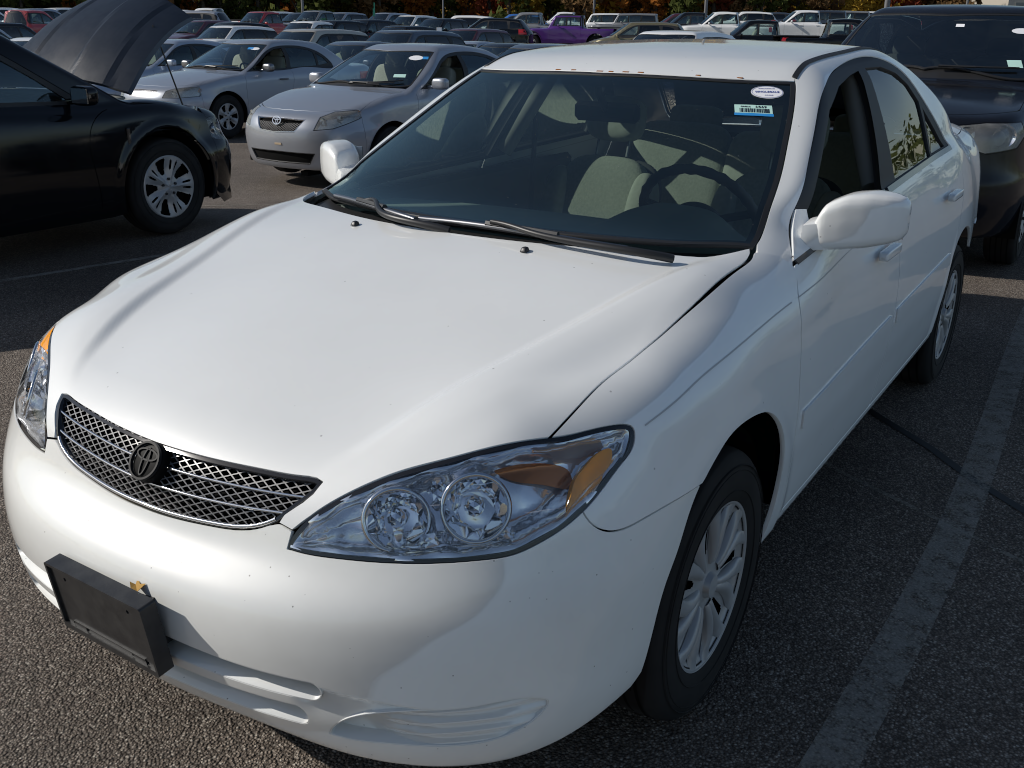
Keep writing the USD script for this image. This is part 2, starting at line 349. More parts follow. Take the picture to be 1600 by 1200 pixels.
def f_gh(x,a,z):
    fs=(a-G(z)-gtap(x))*.9
    fr=(z-roof(x)+.085*a*a)*.97
    fw=(1.115+(z-1.0)*2.06-.10*(z-1.0)*(1.42-z)+.56*a*a-x)*.43
    fb=(x-4.05+(z-1.08)*1.75+.36*a*a)*.5
    f=smax(fs,fr,.09)
    f=smax(f,fw,.035+.10*(1-sm(z,.98,1.16)))
    return smax(smax(f,fb,.05),.9-z,.02)
def f0(p):
    x,a,z=p[...,0],np.abs(p[...,1]),p[...,2]
    return smin(f_low(x,a,z),f_gh(x,a,z),.03+.05*(1-sm(x,1.45,2.0)))

RC=np.array([[1.113, 0.741, 0.968], [0.905, 0.738, 0.938], [0.763, 0.729, 0.912], [0.646, 0.72, 0.886], [0.554, 0.713, 0.863], [0.447, 0.707, 0.829], [0.131, 0.367, 0.67], [0.169, 0.418, 0.726], [0.235, 0.496, 0.774], [0.341, 0.604, 0.809], [0.73, 0.576, 0.924], [0.414, 0.49, 0.853], [0.255, 0.43, 0.79], [0.249, 0.663, 0.65], [0.266, 0.669, 0.704], [0.289, 0.674, 0.751], [0.325, 0.679, 0.793], [0.364, 0.679, 0.821], [0.41, 0.671, 0.84], [0.256, 0.665, 0.681], [0.22, 0.679, 0.649], [0.076, 0.497, 0.418], [0.081, 0.437, 0.319], [0.06, 0.27, 0.284], [0.068, 0.028, 0.253], [0.1, 0.259, 0.241], [0.143, 0.429, 0.233], [0.197, 0.58, 0.217], [0.338, 0.748, 0.216], [0.4, 0.781, 0.237], [0.465, 0.815, 0.25], [0.545, 0.845, 0.26], [0.43, 0.669, 0.848], [0.528, 0.718, 0.86], [0.634, 0.755, 0.872], [0.735, 0.77, 0.895], [0.884, 0.763, 0.928], [1.052, 0.744, 0.967], [1.204, 0.723, 0.995], [1.313, 0.734, 0.999], [3.179, 0.577, 1.427], [3.318, 0.612, 1.385], [3.44, 0.656, 1.326], [3.553, 0.692, 1.272], [3.666, 0.732, 1.203], [4.485, 0.648, 1.077], [4.455, 0.741, 1.024], [4.399, 0.787, 0.955], [4.342, 0.813, 0.855], [4.316, 0.828, 0.714], [2.096, 0.618, 1.366], [2.159, 0.582, 1.397], [2.223, 0.541, 1.421], [2.4, 0.511, 1.444], [2.756, 0.5, 1.46], [2.849, 0.189, 1.473], [2.909, 0.147, 1.481], [2.965, 0.412, 1.467], [2.978, 0.496, 1.465], [3.067, 0.534, 1.454]])
RW=np.array([0.14808, 0.02028, -0.04207, 0.11699, 0.0877, -0.04594, 0.01168, -0.02626, -0.01116, 0.2012, -0.01238, 0.00098, 0.00722, 0.0914, 0.02394, -0.02651, -0.04945, -0.0564, -0.02291, 0.04862, -0.10978, -0.01886, -0.00523, -0.01246, -0.00052, 0.00549, 0.02614, 0.00419, -0.01194, 0.00798, 0.00023, -0.01761, -0.08407, -0.15905, 0.10652, -0.03002, -0.06979, -0.0527, -0.07215, -0.00853, -0.00821, 0.00177, 0.01052, -0.00093, -0.04113, -0.00082, -0.023, -0.01574, 0.01757, 0.0189, -0.01221, 0.00354, 0.01325, -0.00512, 0.00334, 0.02067, -0.0195, 0.00734, -0.01369, -0.00381]); RS=0.250
def corr(p):
    q=np.stack([p[...,0],np.abs(p[...,1]),p[...,2]],-1); sh=q.shape[:-1]; q=q.reshape(-1,3)
    o=np.zeros(len(q))
    near=np.where((q[:,0]<5))[0]
    for i in range(0,len(near),40000):
        j=near[i:i+40000]
        d2=(q[j]**2).sum(1)[:,None]+(RC**2).sum(1)[None]-2*q[j]@RC.T
        o[j]=np.exp(-.5*np.maximum(d2,0)/RS**2)@RW
        d3=d2+4*q[j,1][:,None]*RC[:,1][None]
        o[j]+=np.exp(-.5*np.maximum(d3,0)/RS**2)@RW
    return o.reshape(sh)
def hero_f(p): return f0(p)+corr(p)

# ------------------------------------------------------------------ panels: pieces of a smooth shape cut along curves
class Par:
    """parallel projection along d (pointing into the body)"""
    def __init__(s, d):
        s.d = np.array(d, float); s.d /= np.linalg.norm(s.d)
        s.e1 = np.cross([0, 0, 1.], s.d) if abs(s.d[2]) < .98 else np.array([1., 0, 0]); s.e1 /= np.linalg.norm(s.e1); s.e2 = np.cross(s.d, s.e1)
    def to2(s, p): return np.stack([p@s.e1, p@s.e2], -1)
    def t(s, p): return p@s.d
    def rays(s, uv): return uv[:, :1]*s.e1+uv[:, 1:]*s.e2, np.broadcast_to(s.d, (len(uv), 3))
class Cyl:
    """rays from a vertical axis at x = xa outwards (R scales the angle to metres)"""
    def __init__(s, xa, tilt=.35, R=.9, sgn=1): s.xa, s.k, s.R, s.sg = xa, tilt, R, sgn
    def to2(s, p):
        dx = s.sg*(s.xa-p[:, 0]); return np.stack([np.arctan2(p[:, 1], dx)*s.R, p[:, 2]-s.k*np.hypot(dx, p[:, 1])], -1)
    def t(s, p): return -np.hypot(s.xa-p[:, 0], p[:, 1])
    def rays(s, uv):
        th = uv[:, 0]/s.R
        return np.stack([np.full(len(uv), s.xa), np.zeros(len(uv)), uv[:, 1]], -1), np.stack([s.sg*np.cos(th), -np.sin(th), np.full(len(uv), -s.k)], -1)
def solve(f, dom, uv, tg, dl=.05, n=9):
    o, d = dom.rays(uv); o2 = o+(tg-dl)[:, None]*d
    t = cast(f, o2, d, 0., 2*dl, n)+tg-dl
    bad = np.isnan(t)
    if bad.any():
        o2 = o[bad]+(tg[bad]-.5)[:, None]*d[bad]
        t[bad] = cast(f, o2, d[bad], 0., 1.0, 60)+tg[bad]-.5
    p = o+t[:, None]*d
    return p
def resample(r, h):
    r = np.asarray(r); out = []
    for a, b in zip(r[:-1], r[1:]):
        k = max(1, int(math.ceil(np.linalg.norm(b-a)/h))); out.append(a+(b-a)*np.arange(k)[:, None]/k)
    return np.vstack(out)
def tri_poly(poly, h):
    """triangulates a polygon: points on its edges every h and a grid inside"""
    rings = [resample(np.array(poly.exterior.coords), h)]+[resample(np.array(i.coords), h) for i in poly.interiors if len(i.coords) > 3]
    x0, y0, x1, y1 = poly.bounds
    gx = np.arange(x0, x1+h, h); gy = np.arange(y0, y1+h, h*.866)
    X, Y = np.meshgrid(gx, gy); X = X+(np.arange(len(gy)) % 2)[:, None]*h/2
    q = np.stack([X.ravel(), Y.ravel()], -1)
    inn = poly.buffer(-.45*h)
    q = q[shapely.contains_xy(inn, q[:, 0], q[:, 1])] if not inn.is_empty else q[:0]
    pts = np.vstack(rings+[q])
    tri = Delaunay(pts, qhull_options='QJ').simplices if len(pts) > 3 else np.array([[0, 1, 2]])
    c = pts[tri].mean(1); tri = tri[shapely.contains_xy(poly, c[:, 0], c[:, 1])]
    a, b, c = pts[tri[:, 0]], pts[tri[:, 1]], pts[tri[:, 2]]
    ar = (b[:, 0]-a[:, 0])*(c[:, 1]-a[:, 1])-(b[:, 1]-a[:, 1])*(c[:, 0]-a[:, 0])
    return pts, tri[np.abs(ar) > 1e-9], [len(r) for r in rings]
def polys(g):
    if g.is_empty: return []
    return [g] if g.geom_type == 'Polygon' else [x for x in getattr(g, 'geoms', []) if x.geom_type == 'Polygon']
def poly3(dom, loop, holes=()):
    loop = np.asarray(loop, float); loop = loop[~np.isnan(loop).any(1)]
    if len(loop) < 4: return Polygon()
    p = Polygon(dom.to2(loop), [dom.to2(np.asarray(h, float)) for h in holes])
    return p if p.is_valid else p.buffer(0)
def surf(f, dom, poly, h, tref, flange=.012, off=0., gap=.0022, minarea=1e-5):
    """poly: polygon in dom's plane; tref: 3-D points near the surface that start the search. Gives (v, f, n)."""
    tref = np.asarray(tref, float); F = (lambda p: f(p)-off) if off else f
    out = []
    for pg in polys(poly.buffer(-gap) if gap else poly):
        if pg.area < minarea: continue
        uv, tri, rings = tri_poly(pg, h)
        if len(tri) == 0: continue
        r2, rt = dom.to2(tref), dom.t(tref)
        near = NearestNDInterpolator(r2, rt)
        # a coarse grid of starting depths
        x0, y0, x1, y1 = pg.bounds; st = max((x1-x0), (y1-y0))/9+1e-6
        g = np.stack(np.meshgrid(np.arange(x0-st/2, x1+st, st), np.arange(y0-st/2, y1+st, st)), -1).reshape(-1, 2)
        g = g[shapely.contains_xy(pg.buffer(st*.8), g[:, 0], g[:, 1])]
        if len(g) > 3:
            o, d = dom.rays(g); tg = near(g); tt = cast(F, o+(tg-.6)[:, None]*d, d, 0., 1.2, 60)+tg-.6
            ok = ~np.isnan(tt); a2 = np.vstack([r2, g[ok]]); at = np.r_[rt, tt[ok]]
        else: a2, at = r2, rt
        try: tgs = LinearNDInterpolator(a2, at)(uv)
        except Exception: tgs = np.full(len(uv), np.nan)
        bad = np.isnan(tgs)
        if bad.any(): tgs[bad] = NearestNDInterpolator(a2, at)(uv[bad])
        p = solve(F, dom, uv, tgs)
        nanv = np.isnan(p).any(1)
        if nanv.any(): tri = tri[~nanv[tri].any(1)]; p[nanv] = 0
        n = grad(F, p)
        fn = np.cross(p[tri[:, 1]]-p[tri[:, 0]], p[tri[:, 2]]-p[tri[:, 0]])
        flip = (fn*n[tri].mean(1)).sum(1) < 0; tri[flip] = tri[flip][:, ::-1]
        vs, fs, ns = [p], [tri], [n]; o_ = len(p); s0 = 0
        if flange:
            for k, m in enumerate(rings):
                idx = np.arange(s0, s0+m); s0 += m
                if nanv[idx].any(): continue
                P, N = p[idx], n[idx]; T = np.roll(P, -1, 0)-np.roll(P, 1, 0); T /= np.linalg.norm(T, axis=1, keepdims=True)+1e-12
                B = np.cross(T, N)
                Q = P-N*flange
                c2 = uv[idx]; area = (c2[:, 0]*np.roll(c2[:, 1], -1)-np.roll(c2[:, 0], -1)*c2[:, 1]).sum()
                j = np.arange(m); jn = (j+1) % m
                w = np.vstack([np.stack([j, jn, jn+m], -1), np.stack([j, jn+m, j+m], -1)])
                V = np.vstack([P, Q]); fn2 = np.cross(V[w[:, 1]]-V[w[:, 0]], V[w[:, 2]]-V[w[:, 0]]).sum(0)
                # outward = away from the polygon's inside
                ctr = pg.representative_point(); e = 0
                fa = np.cross(V[w[0, 1]]-V[w[0, 0]], V[w[0, 2]]-V[w[0, 0]])
                mid2 = (c2[0]+c2[1 % m])/2; dv = np.array([-(c2[1 % m]-c2[0])[1], (c2[1 % m]-c2[0])[0]]); dv = dv/(np.linalg.norm(dv)+1e-12)*h*.2
                inside_left = shapely.contains_xy(pg, *(mid2+dv)); out2 = -dv if inside_left else dv
                o1, d1 = dom.rays(np.array([mid2, mid2+out2])); dirn = (o1[1]-o1[0])+0
                if isinstance(dom, Cyl): dirn = np.array([0., 0., 0.])+(dom.rays(np.array([mid2+out2]))[0]+dom.t(P[:1])[0]*dom.rays(np.array([mid2+out2]))[1]-dom.rays(np.array([mid2]))[0]-dom.t(P[:1])[0]*dom.rays(np.array([mid2]))[1])[0]
                if (fa*dirn).sum() < 0: w = w[:, ::-1]; 
                Bs = B if (B[0]*dirn).sum() > 0 else -B
                vs += [V]; fs += [w+o_]; ns += [np.vstack([Bs*.8+N*.6, Bs])]; o_ += 2*m
        out.append((np.vstack(vs), np.vstack(fs), np.vstack(ns)))
    return cat3(out) if out else None
def snap(f, p, n=4):
    p = np.array(p, float)
    for _ in range(n): p = p-np.clip(f(p), -.05, .05)[:, None]*grad(f, p)
    return p
def side_pts(f, xz, y0=1.3):
    """points of the body seen from the side at y < 0"""
    xz = np.asarray(xz, float); o = np.stack([xz[:, 0], np.full(len(xz), -y0), xz[:, 1]], -1); d = np.tile([0, 1., 0], (len(xz), 1))
    t = cast(f, o, d, 0., y0, 50); ok = ~np.isnan(t); return (o+t[:, None]*d)[ok]
def plan_pts(f, xa, z0=2.4, z1=.3):
    xa = np.asarray(xa, float); o = np.stack([xa[:, 0], -xa[:, 1], np.full(len(xa), z0)], -1); d = np.tile([0, 0, -1.], (len(xa), 1))
    t = cast(f, o, d, 0., z0-z1, 70); ok = ~np.isnan(t); return (o+t[:, None]*d)[ok]
YM = np.array([1, -1, 1.])
def both(half): return np.vstack([half, (half*YM)[::-1]])     # half: from the centre line or edge at y<0 ... closes with its mirror image

# ------------------------------------------------------------------ wheels
def wheel_parts(parent, side, R, width, rim_r, style, rim_mat='wheel_silver', seg=56, detail=True):
    """parts of one wheel around its own axle along y; side = sign of the outer face"""
    w = width/2; s = side
    prof = [(rim_r*.93, -w*.86), (rim_r*1.02, -w*.95), (rim_r+.35*(R-rim_r), -w*1.02), (rim_r+.7*(R-rim_r), -w*.99), (R-.016, -w*.9), (R-.005, -w*.76), (R, -w*.5), (R+.001, 0), (R, w*.5), (R-.005, w*.76), (R-.016, w*.9), (rim_r+.7*(R-rim_r), w*.99), (rim_r+.35*(R-rim_r), w*1.02), (rim_r*1.02, w*.95), (rim_r*.93, w*.86)]
    pts = spline(np.array(prof), 34 if detail else 16)
    m = revolve(pts, n=seg)
    if detail:
        gr = []
        for k in (-.5, -.17, .17, .5): gr.append(revolve([(R+.0013, w*k-.004), (R+.0013, w*k+.004)], n=seg))
    put('tyre', m, 'rubber', parent, smooth=60)
    if detail: put('tread_groove', join(gr), 'under_dark', parent, smooth=60)
    if detail: put('sidewall_rib', join([revolve([(rim_r+k*(R-rim_r)-.0015, -s*w*1.0), (rim_r+k*(R-rim_r), -s*(w*1.025)), (rim_r+k*(R-rim_r)+.0015, -s*w*1.0)], n=seg) for k in (.22, .62, .72)]), 'rubber', parent, smooth=60)
    if detail and style is not style_petal:
        for k in range(5):
            a = 2*np.pi*(k+.25)/5; put('lug_nut', tube([(rim_r*.24*math.cos(a), s*(w*.90-.012), rim_r*.24*math.sin(a)), (rim_r*.24*math.cos(a), s*(w*.90+.006), rim_r*.24*math.sin(a))], .010, 8), 'trim_dark', parent, smooth=40)
    # inner rim
    put('rim', join([revolve([(rim_r*.94, w*.86), (rim_r*.9, w*.6), (rim_r*.88, -w*.8)], n=seg), revolve([(rim_r*.9, -w*.2), (.02, -w*.2)], n=seg)]), 'under_dark', parent, smooth=40)
    # face: a polar grid with ridges and holes
    nr, na = (26, 210) if detail else (12, 84)
    rr = np.linspace(.012, rim_r*.985, nr); aa = np.linspace(0, 2*np.pi, na, endpoint=False)
    RR, AA = np.meshgrid(rr/rim_r, aa, indexing='ij')
    dish, hole = style(RR, AA)
    y = s*(w*.90+dish)
    V = np.stack([RR*rim_r*np.cos(AA), y, RR*rim_r*np.sin(AA)], -1).reshape(-1, 3)
    fs = []
    i, j = np.meshgrid(np.arange(nr-1), np.arange(na), indexing='ij'); jn = (j+1) % na
    q = np.stack([i*na+j, (i+1)*na+j, (i+1)*na+jn, i*na+jn], -1).reshape(-1, 4)
    hq = hole.reshape(-1)[q].mean(1) < .5; q = q[hq]
    F = np.vstack([q[:, [0, 1, 2]], q[:, [0, 2, 3]]])
    if s > 0: F = F[:, ::-1]
    hc = put('hubcap', trimesh.Trimesh(V, F, process=False), rim_mat, parent, smooth=38)
    if style is style_petal: put('cover_blades', petal_blades(s, rim_r, w), rim_mat, parent, smooth=50)
    put('centre_cap', revolve([(.0005, -s*(w*.90+.002)), (.026, -s*(w*.90+.0)), (.032, -s*(w*.90-.014))], n=24), rim_mat, parent, smooth=50)
def _cyc(A, n, ph=0.): return np.abs(((A*n/(2*np.pi)+ph) % 1)-.5)*2      # 1 at the spoke centre ... 0 between
def style_petal(r, a):
    """shallow dish with seven windows; the twin blades are laid on it"""
    u = ((a*7/(2*np.pi)) % 1)-.5
    hole = (np.abs(np.abs(u)-.5) < .115-.05*r) & (r > .46) & (r < .80)
    return -.012-.008*np.exp(-((r-.55)/.3)**2)+.016*np.clip((r-.88)/.1, 0, 1)+0*r, hole.astype(float)
def petal_blades(side, rim_r, w):
    out = []
    for k in range(14):
        ph = 2*np.pi*(k//2+.5)/7; sg = -1 if k % 2 else 1
        r = np.linspace(.055, rim_r*.955, 18); q = (r-.055)/(rim_r*.955-.055)
        an = ph+sg*(.10+.155*q-.05*np.sin(q*np.pi))+.10*np.sin(q*np.pi)*.6
        wd = .0105+.0135*q; ht = .010*np.sin(np.clip(q*1.15, 0, 1)*np.pi)**.6+.003
        y0 = w*.90-.013+.011*q**3
        vs = []
        for i in range(18):
            c, s_ = math.cos(an[i]), math.sin(an[i]); t = np.array([-s_, 0, c]); b = np.array([c*r[i], 0, s_*r[i]])
            for u, h in ((-1, -.006), (-.8, .45), (-.25, .95), (.25, 1.), (.8, .55), (1, -.006)):
                vs.append(b+t*u*wd[i]+np.array([0, side*(y0[i]+(h if h > 0 else 0)*ht[i]-(.006 if h < 0 else 0)), 0]))
        fs = []
        for i in range(17):
            for j in range(5): a0 = i*6+j; fs += [[a0, a0+6, a0+7], [a0, a0+7, a0+1]]
        fs = np.array(fs); m = trimesh.Trimesh(np.array(vs), fs, process=False)
        if (m.face_normals[:, 1]*side).mean() < 0: m = trimesh.Trimesh(m.vertices, fs[:, ::-1], process=False)
        out.append(m)
    a = np.linspace(0, 2*np.pi, 56, endpoint=False)
    out.append(tube(np.stack([rim_r*.975*np.cos(a), np.full(56, side*(w*.90-.004)), rim_r*.975*np.sin(a)], -1), .0065, 8, closed=True))
    return join(out)
def style_five(r, a, n=5, w=.37, r0=.34, r1=.84):
    c = np.abs((((a*n/(2*np.pi)) % 1)-.5)); hole = (c > w-.1*(r-.4)) & (r > r0+.08) & (r < r1)
    slot = (np.abs(c-.10) < .022) & (r > .50) & (r < .80)
    dish = .006-.03*np.exp(-((r-.5)/.3)**2)*np.clip(c/.3, 0, 1)-.008*(r > .92)
    lug = (np.abs(r-.24) < .05) & (np.abs(((a*5/(2*np.pi)) % 1)-.5) < .12)
    return dish-.004*lug, (hole | (slot & (n == 5))).astype(float)
def style_six(r, a): 
    d, h = style_five(r, a, 6, .33, .34, .84); return d, h
def style_plain(r, a):
    return style_five(r, a, 6, .3, .4, .8)

# ------------------------------------------------------------------ the white sedan: outlines of its panels (metres; a = distance from the centre line)
def N3(a): a = np.array(a, float); return a*YM          # lists below give y > 0; the near side is y < 0
GAP = N3([(1.352, .731, .995), (1.335, .736, .992), (1.25, .740, .983), (1.146, .74, .972), (1.004, .741, .953), (.905, .738, .938), (.828, .734, .924), (.763, .729, .912), (.704, .725, .899), (.646, .72, .886), (.585, .715, .872), (.52, .711, .853), (.447, .706, .828)])
HLIN = N3([(.447, .706, .828), (.374, .655, .827), (.303, .583, .808), (.253, .516, .785), (.213, .468, .762), (.178, .428, .736), (.152, .396, .707), (.134, .374, .678), (.119, .362, .648)])
HLOW = N3([(.119, .364, .646), (.125, .401, .645), (.137, .465, .650), (.154, .522, .654), (.186, .588, .657), (.223, .645, .660), (.257, .688, .663), (.296, .728, .668), (.334, .753, .679), (.38, .774, .693), (.431, .787, .71), (.486, .795, .734), (.549, .803, .767), (.588, .806, .797), (.595, .797, .818), (.573, .778, .826), (.513, .743, .826), (.447, .706, .828)])
SEAM = N3([(.431, .787, .71), (.447, .806, .678), (.473, .82, .661), (.51, .833, .654), (.554, .844, .655), (.63, .861, .658), (.757, .879, .657)])
GRT = [(0, .7505), (.10, .751), (.177, .7515), (.263, .753), (.345, .7555), (.375, .756), (.386, .7535)]                 # grille: top edge (a, z)
GRB = [(.386, .7535), (.382, .741), (.358, .715), (.328, .684), (.298, .668), (.26, .656), (.19, .647), (.112, .642), (0, .640)]
COWL = [(.727, 1.362), (.709, 1.317), (.673, 1.25), (.627, 1.212), (.541, 1.17), (.452, 1.135), (.377, 1.109), (.3, 1.087), (.127, 1.059), (0, 1.052)]  # hood's rear edge (a, x)
WSS = [(1.384, .727), (1.442, .723), (1.544, .706), (1.67, .684), (1.797, .653), (1.93, .618), (2.07, .570)]              # windscreen's side (x, a)
WST = [(2.07, .570), (1.985, .39), (1.945, .2), (1.93, 0.)]
DIT = [(2.085, .562), (2.2, .552), (2.5, .545), (2.9, .54), (3.2, .545), (3.42, .56)]                                        # roof ditch
BLS = [(3.42, .56), (3.6, .60), (3.8, .645), (3.93, .665)]                                                                    # rear window's side
ARCH = [(.585, .30), (.591, .346), (.605, .42), (.628, .491), (.671, .551), (.732, .634), (.823, .690), (.883, .714), (.964, .722), (1.038, .715), (1.111, .696), (1.164, .666), (1.206, .625), (1.236, .576), (1.255, .508), (1.262, .446), (1.256, .378), (1.235, .31), (1.222, .272)]
DGAP = [(1.384, .912), (1.360, .85), (1.354, .791), (1.346, .741), (1.338, .6), (1.334, .45), (1.333, .333)]
BGAP = [(2.425, 1.018), (2.428, .93), (2.40, .761), (2.335, .593), (2.29, .436), (2.27, .338)]
RGAP = [(3.535, 1.062), (3.60, .975), (3.585, .90), (3.50, .78), (3.40, .68), (3.315, .56), (3.275, .44), (3.262, .338)]
WIN = [(1.44, .968), (1.57, 1.05), (1.702, 1.133), (1.906, 1.251), (2.075, 1.336), (2.238, 1.382), (2.459, 1.413), (2.70, 1.431), (2.87, 1.430), (3.02, 1.405), (3.16, 1.355), (3.30, 1.27), (3.42, 1.17), (3.535, 1.062)]
BELT = [(1.44, .968), (1.784, .998), (2.12, 1.010), (2.43, 1.018), (2.8, 1.032), (3.1, 1.042), (3.535, 1.062)]
REARCH = [(3.30, .30), (3.285, .38), (3.29, .47), (3.33, .57), (3.40, .645), (3.50, .695), (3.60, .716), (3.70, .716), (3.80, .695), (3.90, .65), (3.98, .58), (4.025, .50), (4.04, .42)]
DS = Par((.30, .80, -.52)); DH = Par((.35, 0, -1)); DR = Par((.0, 0, -1)); DF = Par((1, 0, -.35)); DHL = Par((.72, .60, -.35)); DW = Par((.9, 0, -.75)); DB = Cyl(.95, .35)
hf = hero_f
def s3(xz): return side_pts(hf, spline(xz, h=.02))
def p3_(xa): return plan_pts(hf, spline(xa, h=.02))
def f3(az):
    az = spline(az, h=.015); o = np.stack([np.full(len(az), -1.), -az[:, 0], az[:, 1]], -1); d = np.tile([1., 0, 0], (len(az), 1))
    t = cast(hf, o, d, 0., 2., 80); return o+t[:, None]*d
gap = snap(hf, spline(GAP)); hlin = snap(hf, spline(HLIN)); hlow = snap(hf, spline(HLOW[:13], h=.01)); hlow = np.vstack([hlow, snap(hf, spline(HLOW[12:], h=.008))]); seam = snap(hf, spline(SEAM))
grt = f3(GRT); grb = f3(GRB); cowl = p3_([(x, a) for a, x in COWL])
hero = thing('white_sedan', 'white sedan in the foreground with bare black plate holder and open driver window', 'car')

# hood: raised shoulders run from the grille's corners to the windscreen's
CREX = np.array([(.12, .36), (.18, .385), (.215, .40), (.255, .43), (.299, .45), (.352, .469), (.414, .49), (.492, .513), (.591, .54), (.73, .576), (.946, .632), (1.189, .69), (1.4, .73)])
crease_a = PchipInterpolator(CREX[:, 0], CREX[:, 1], extrapolate=True)
def hood_f(p):
    x, a = p[..., 0], np.abs(p[..., 1]); s = a-crease_a(np.clip(x, .12, 1.4))
    up = sm(s, -.050, .004)*(1-sm(s, .004, .15)); amp = .0125*sm(x, .15, .42)*(1-.55*sm(x, 1.0, 1.3))
    return hf(p)-amp*up
hood_half = np.vstack([cowl[::-1], gap[1:], hlin[1:-6], snap(hf, N3([(.131, .366, .676), (.131, .333, .682)])), grb[:0], f3([(.330, .686), (.358, .715), (.382, .741), (.386, .7535)])[1:], grt[::-1]])
hood_loop = both(hood_half)
put('hood', surf(hood_f, DH, poly3(DH, hood_loop), .0095, hood_loop), 'paint_white', hero)

# fenders, doors, the body's side frame: near side, then its mirror image
arch = s3(ARCH); dgap = s3(DGAP); bgap = s3(BGAP); rgap = s3(RGAP); win = s3(WIN); belt = s3(BELT); rarch = s3(REARCH); wss = p3_(WSS); wst = p3_(WST); dit = p3_(DIT); bls = p3_(BLS)
i_ar = int(np.argmin(np.linalg.norm(arch-seam[-1], axis=1)))
apb = np.vstack([s3([(1.384, .912), (1.44, .962)]), snap(hf, N3([(1.415, .775, .985), (1.37, .738, .996)]))])
fender_loop = np.vstack([gap, hlow[-30:][::-1] if False else snap(hf, spline(HLOW[10:][::-1], h=.008))[1:], seam[1:], arch[i_ar+1:], s3([(1.23, .285), (1.33, .285)]), dgap[::-1], apb[1:]])
sill = s3([(3.262, .338), (2.8, .334), (2.27, .332), (1.8, .330), (1.333, .330)])
fdoor_loop = np.vstack([s3(BELT)[s3(BELT)[:, 0] < 2.42], bgap, sill[sill[:, 0] < 2.26], dgap[::-1][1:]])
rdoor_loop = np.vstack([belt[belt[:, 0] > 2.43], rgap[1:], sill[sill[:, 0] > 2.28], bgap[::-1]])
deck = p3_([(3.93, .665), (4.05, .70), (4.3, .70), (4.60, .66)])
tail = s3([(4.60, 1.0), (4.66, .85), (4.64, .66), (4.4, .64), (4.04, .62)])
frame_loop = np.vstack([apb[-1:], wss[1:], dit, bls[1:], deck[1:], tail, rarch[::-1][8:], s3([(3.27, .30), (2.3, .285), (1.34, .285)]), sill[::-1], rgap[::-1][1:], win[::-1][1:], s3([(1.384, .912)])[:0], apb[1:2]])
def lr(name, m, mt, parent=None, kids=None):  # near side and its mirror image
    a = put(name, m, mt, parent or hero); b = put(name, mirror(m), mt, parent or hero); return a, b
# the wheel arch lips stand slightly proud
def side_f(p):
    a = np.abs(p[..., 1]); r1 = np.hypot(p[..., 0]-.935, p[..., 2]-.335); r2 = np.hypot(p[..., 0]-3.655, p[..., 2]-.335)
    lip = sm(r1, .47, .385)+sm(r2, .47, .385)
    return hood_f(p)-.006*lip*(a > .6)
LINE = np.array([(.60, .811), (.73, .844), (.84, .859), (.99, .877), (1.18, .892), (1.37, .905), (1.58, .920), (1.91, .936), (2.3, .953), (2.61, .967), (2.8, .976), (3.6, 1.005)])
zl_of = PchipInterpolator(LINE[:, 0], LINE[:, 1], extrapolate=True)
fen = surf(side_f, DS, poly3(DS, fender_loop), .0075, fender_loop); lr('fender', fen, 'paint_white')
fd = surf(side_f, DS, poly3(DS, fdoor_loop), .016, fdoor_loop); rd = surf(side_f, DS, poly3(DS, rdoor_loop), .016, rdoor_loop)
fr = surf(hf, DS, poly3(DS, frame_loop), .011, frame_loop); lr('body_side', fr, 'paint_white')
da, db = lr('front_door', fd, 'paint_white'); ra, rb = lr('rear_door', rd, 'paint_white')
# grey strip painting the shade of the flank crease, and the doors' rubbing strip
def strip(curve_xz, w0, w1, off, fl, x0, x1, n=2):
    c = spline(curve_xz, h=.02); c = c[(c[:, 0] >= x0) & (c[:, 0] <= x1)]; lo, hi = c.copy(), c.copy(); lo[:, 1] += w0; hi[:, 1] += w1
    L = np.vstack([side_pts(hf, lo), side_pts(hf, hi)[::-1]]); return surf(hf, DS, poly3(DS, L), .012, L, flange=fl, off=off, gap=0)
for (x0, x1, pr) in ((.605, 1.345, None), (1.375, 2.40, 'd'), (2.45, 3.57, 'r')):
    lr('styling_line', strip(LINE, -.0014, .0014, .0007, 0, x0, x1), 'crease_shade_grey')
MOLD = [(1.36, .588), (1.8, .606), (2.4, .624), (3.3, .645)]
for x0, x1 in ((1.372, 2.315), (2.36, 3.30)):
    lr('rubbing_strip', strip(MOLD, -.024, .024, .006, .008, x0, x1), 'paint_white')
# belt moulding
for x0, x1 in ((1.445, 2.41), (2.44, 3.52)): lr('belt_moulding', strip(BELT, -.004, .014, .004, .006, x0, x1), 'black_gloss')
# windows of the side
def sidepoly(xz, h=.02): return np.asarray(side_pts(hf, spline(np.vstack([xz, xz[:1]]), h=h) if False else resample(np.vstack([xz, xz[:1]]), h)))
FO = [(1.60, 1.022), (1.751, 1.113), (1.936, 1.222), (2.074, 1.297), (2.274, 1.355), (2.46, 1.382), (2.575, 1.392), (2.52, 1.27), (2.455, 1.14), (2.40, 1.032), (2.0, 1.02)]
RO = [(2.668, 1.398), (2.85, 1.398), (3.0, 1.372), (3.13, 1.325), (3.225, 1.262), (3.215, 1.16), (3.205, 1.063), (2.9, 1.052), (2.60, 1.043), (2.625, 1.18), (2.645, 1.29)]
QO = [(3.262, 1.236), (3.36, 1.155), (3.452, 1.078), (3.235, 1.066)]
dlo = np.vstack([win, belt[::-1][1:]])
LF, LR_, LQ = sidepoly(FO), sidepoly(RO), sidepoly(QO)
wf = surf(hf, DS, poly3(DS, dlo).difference(unary_union([poly3(DS, l) for l in (LF, LR_, LQ)])), .012, dlo, off=-.003, flange=.02, gap=.001)
lr('window_frame', wf, 'trim_dark')
rg = surf(hf, DS, poly3(DS, LR_), .04, LR_, off=-.010, flange=0, gap=-.004); lr('rear_window_glass', rg, 'side_glass')
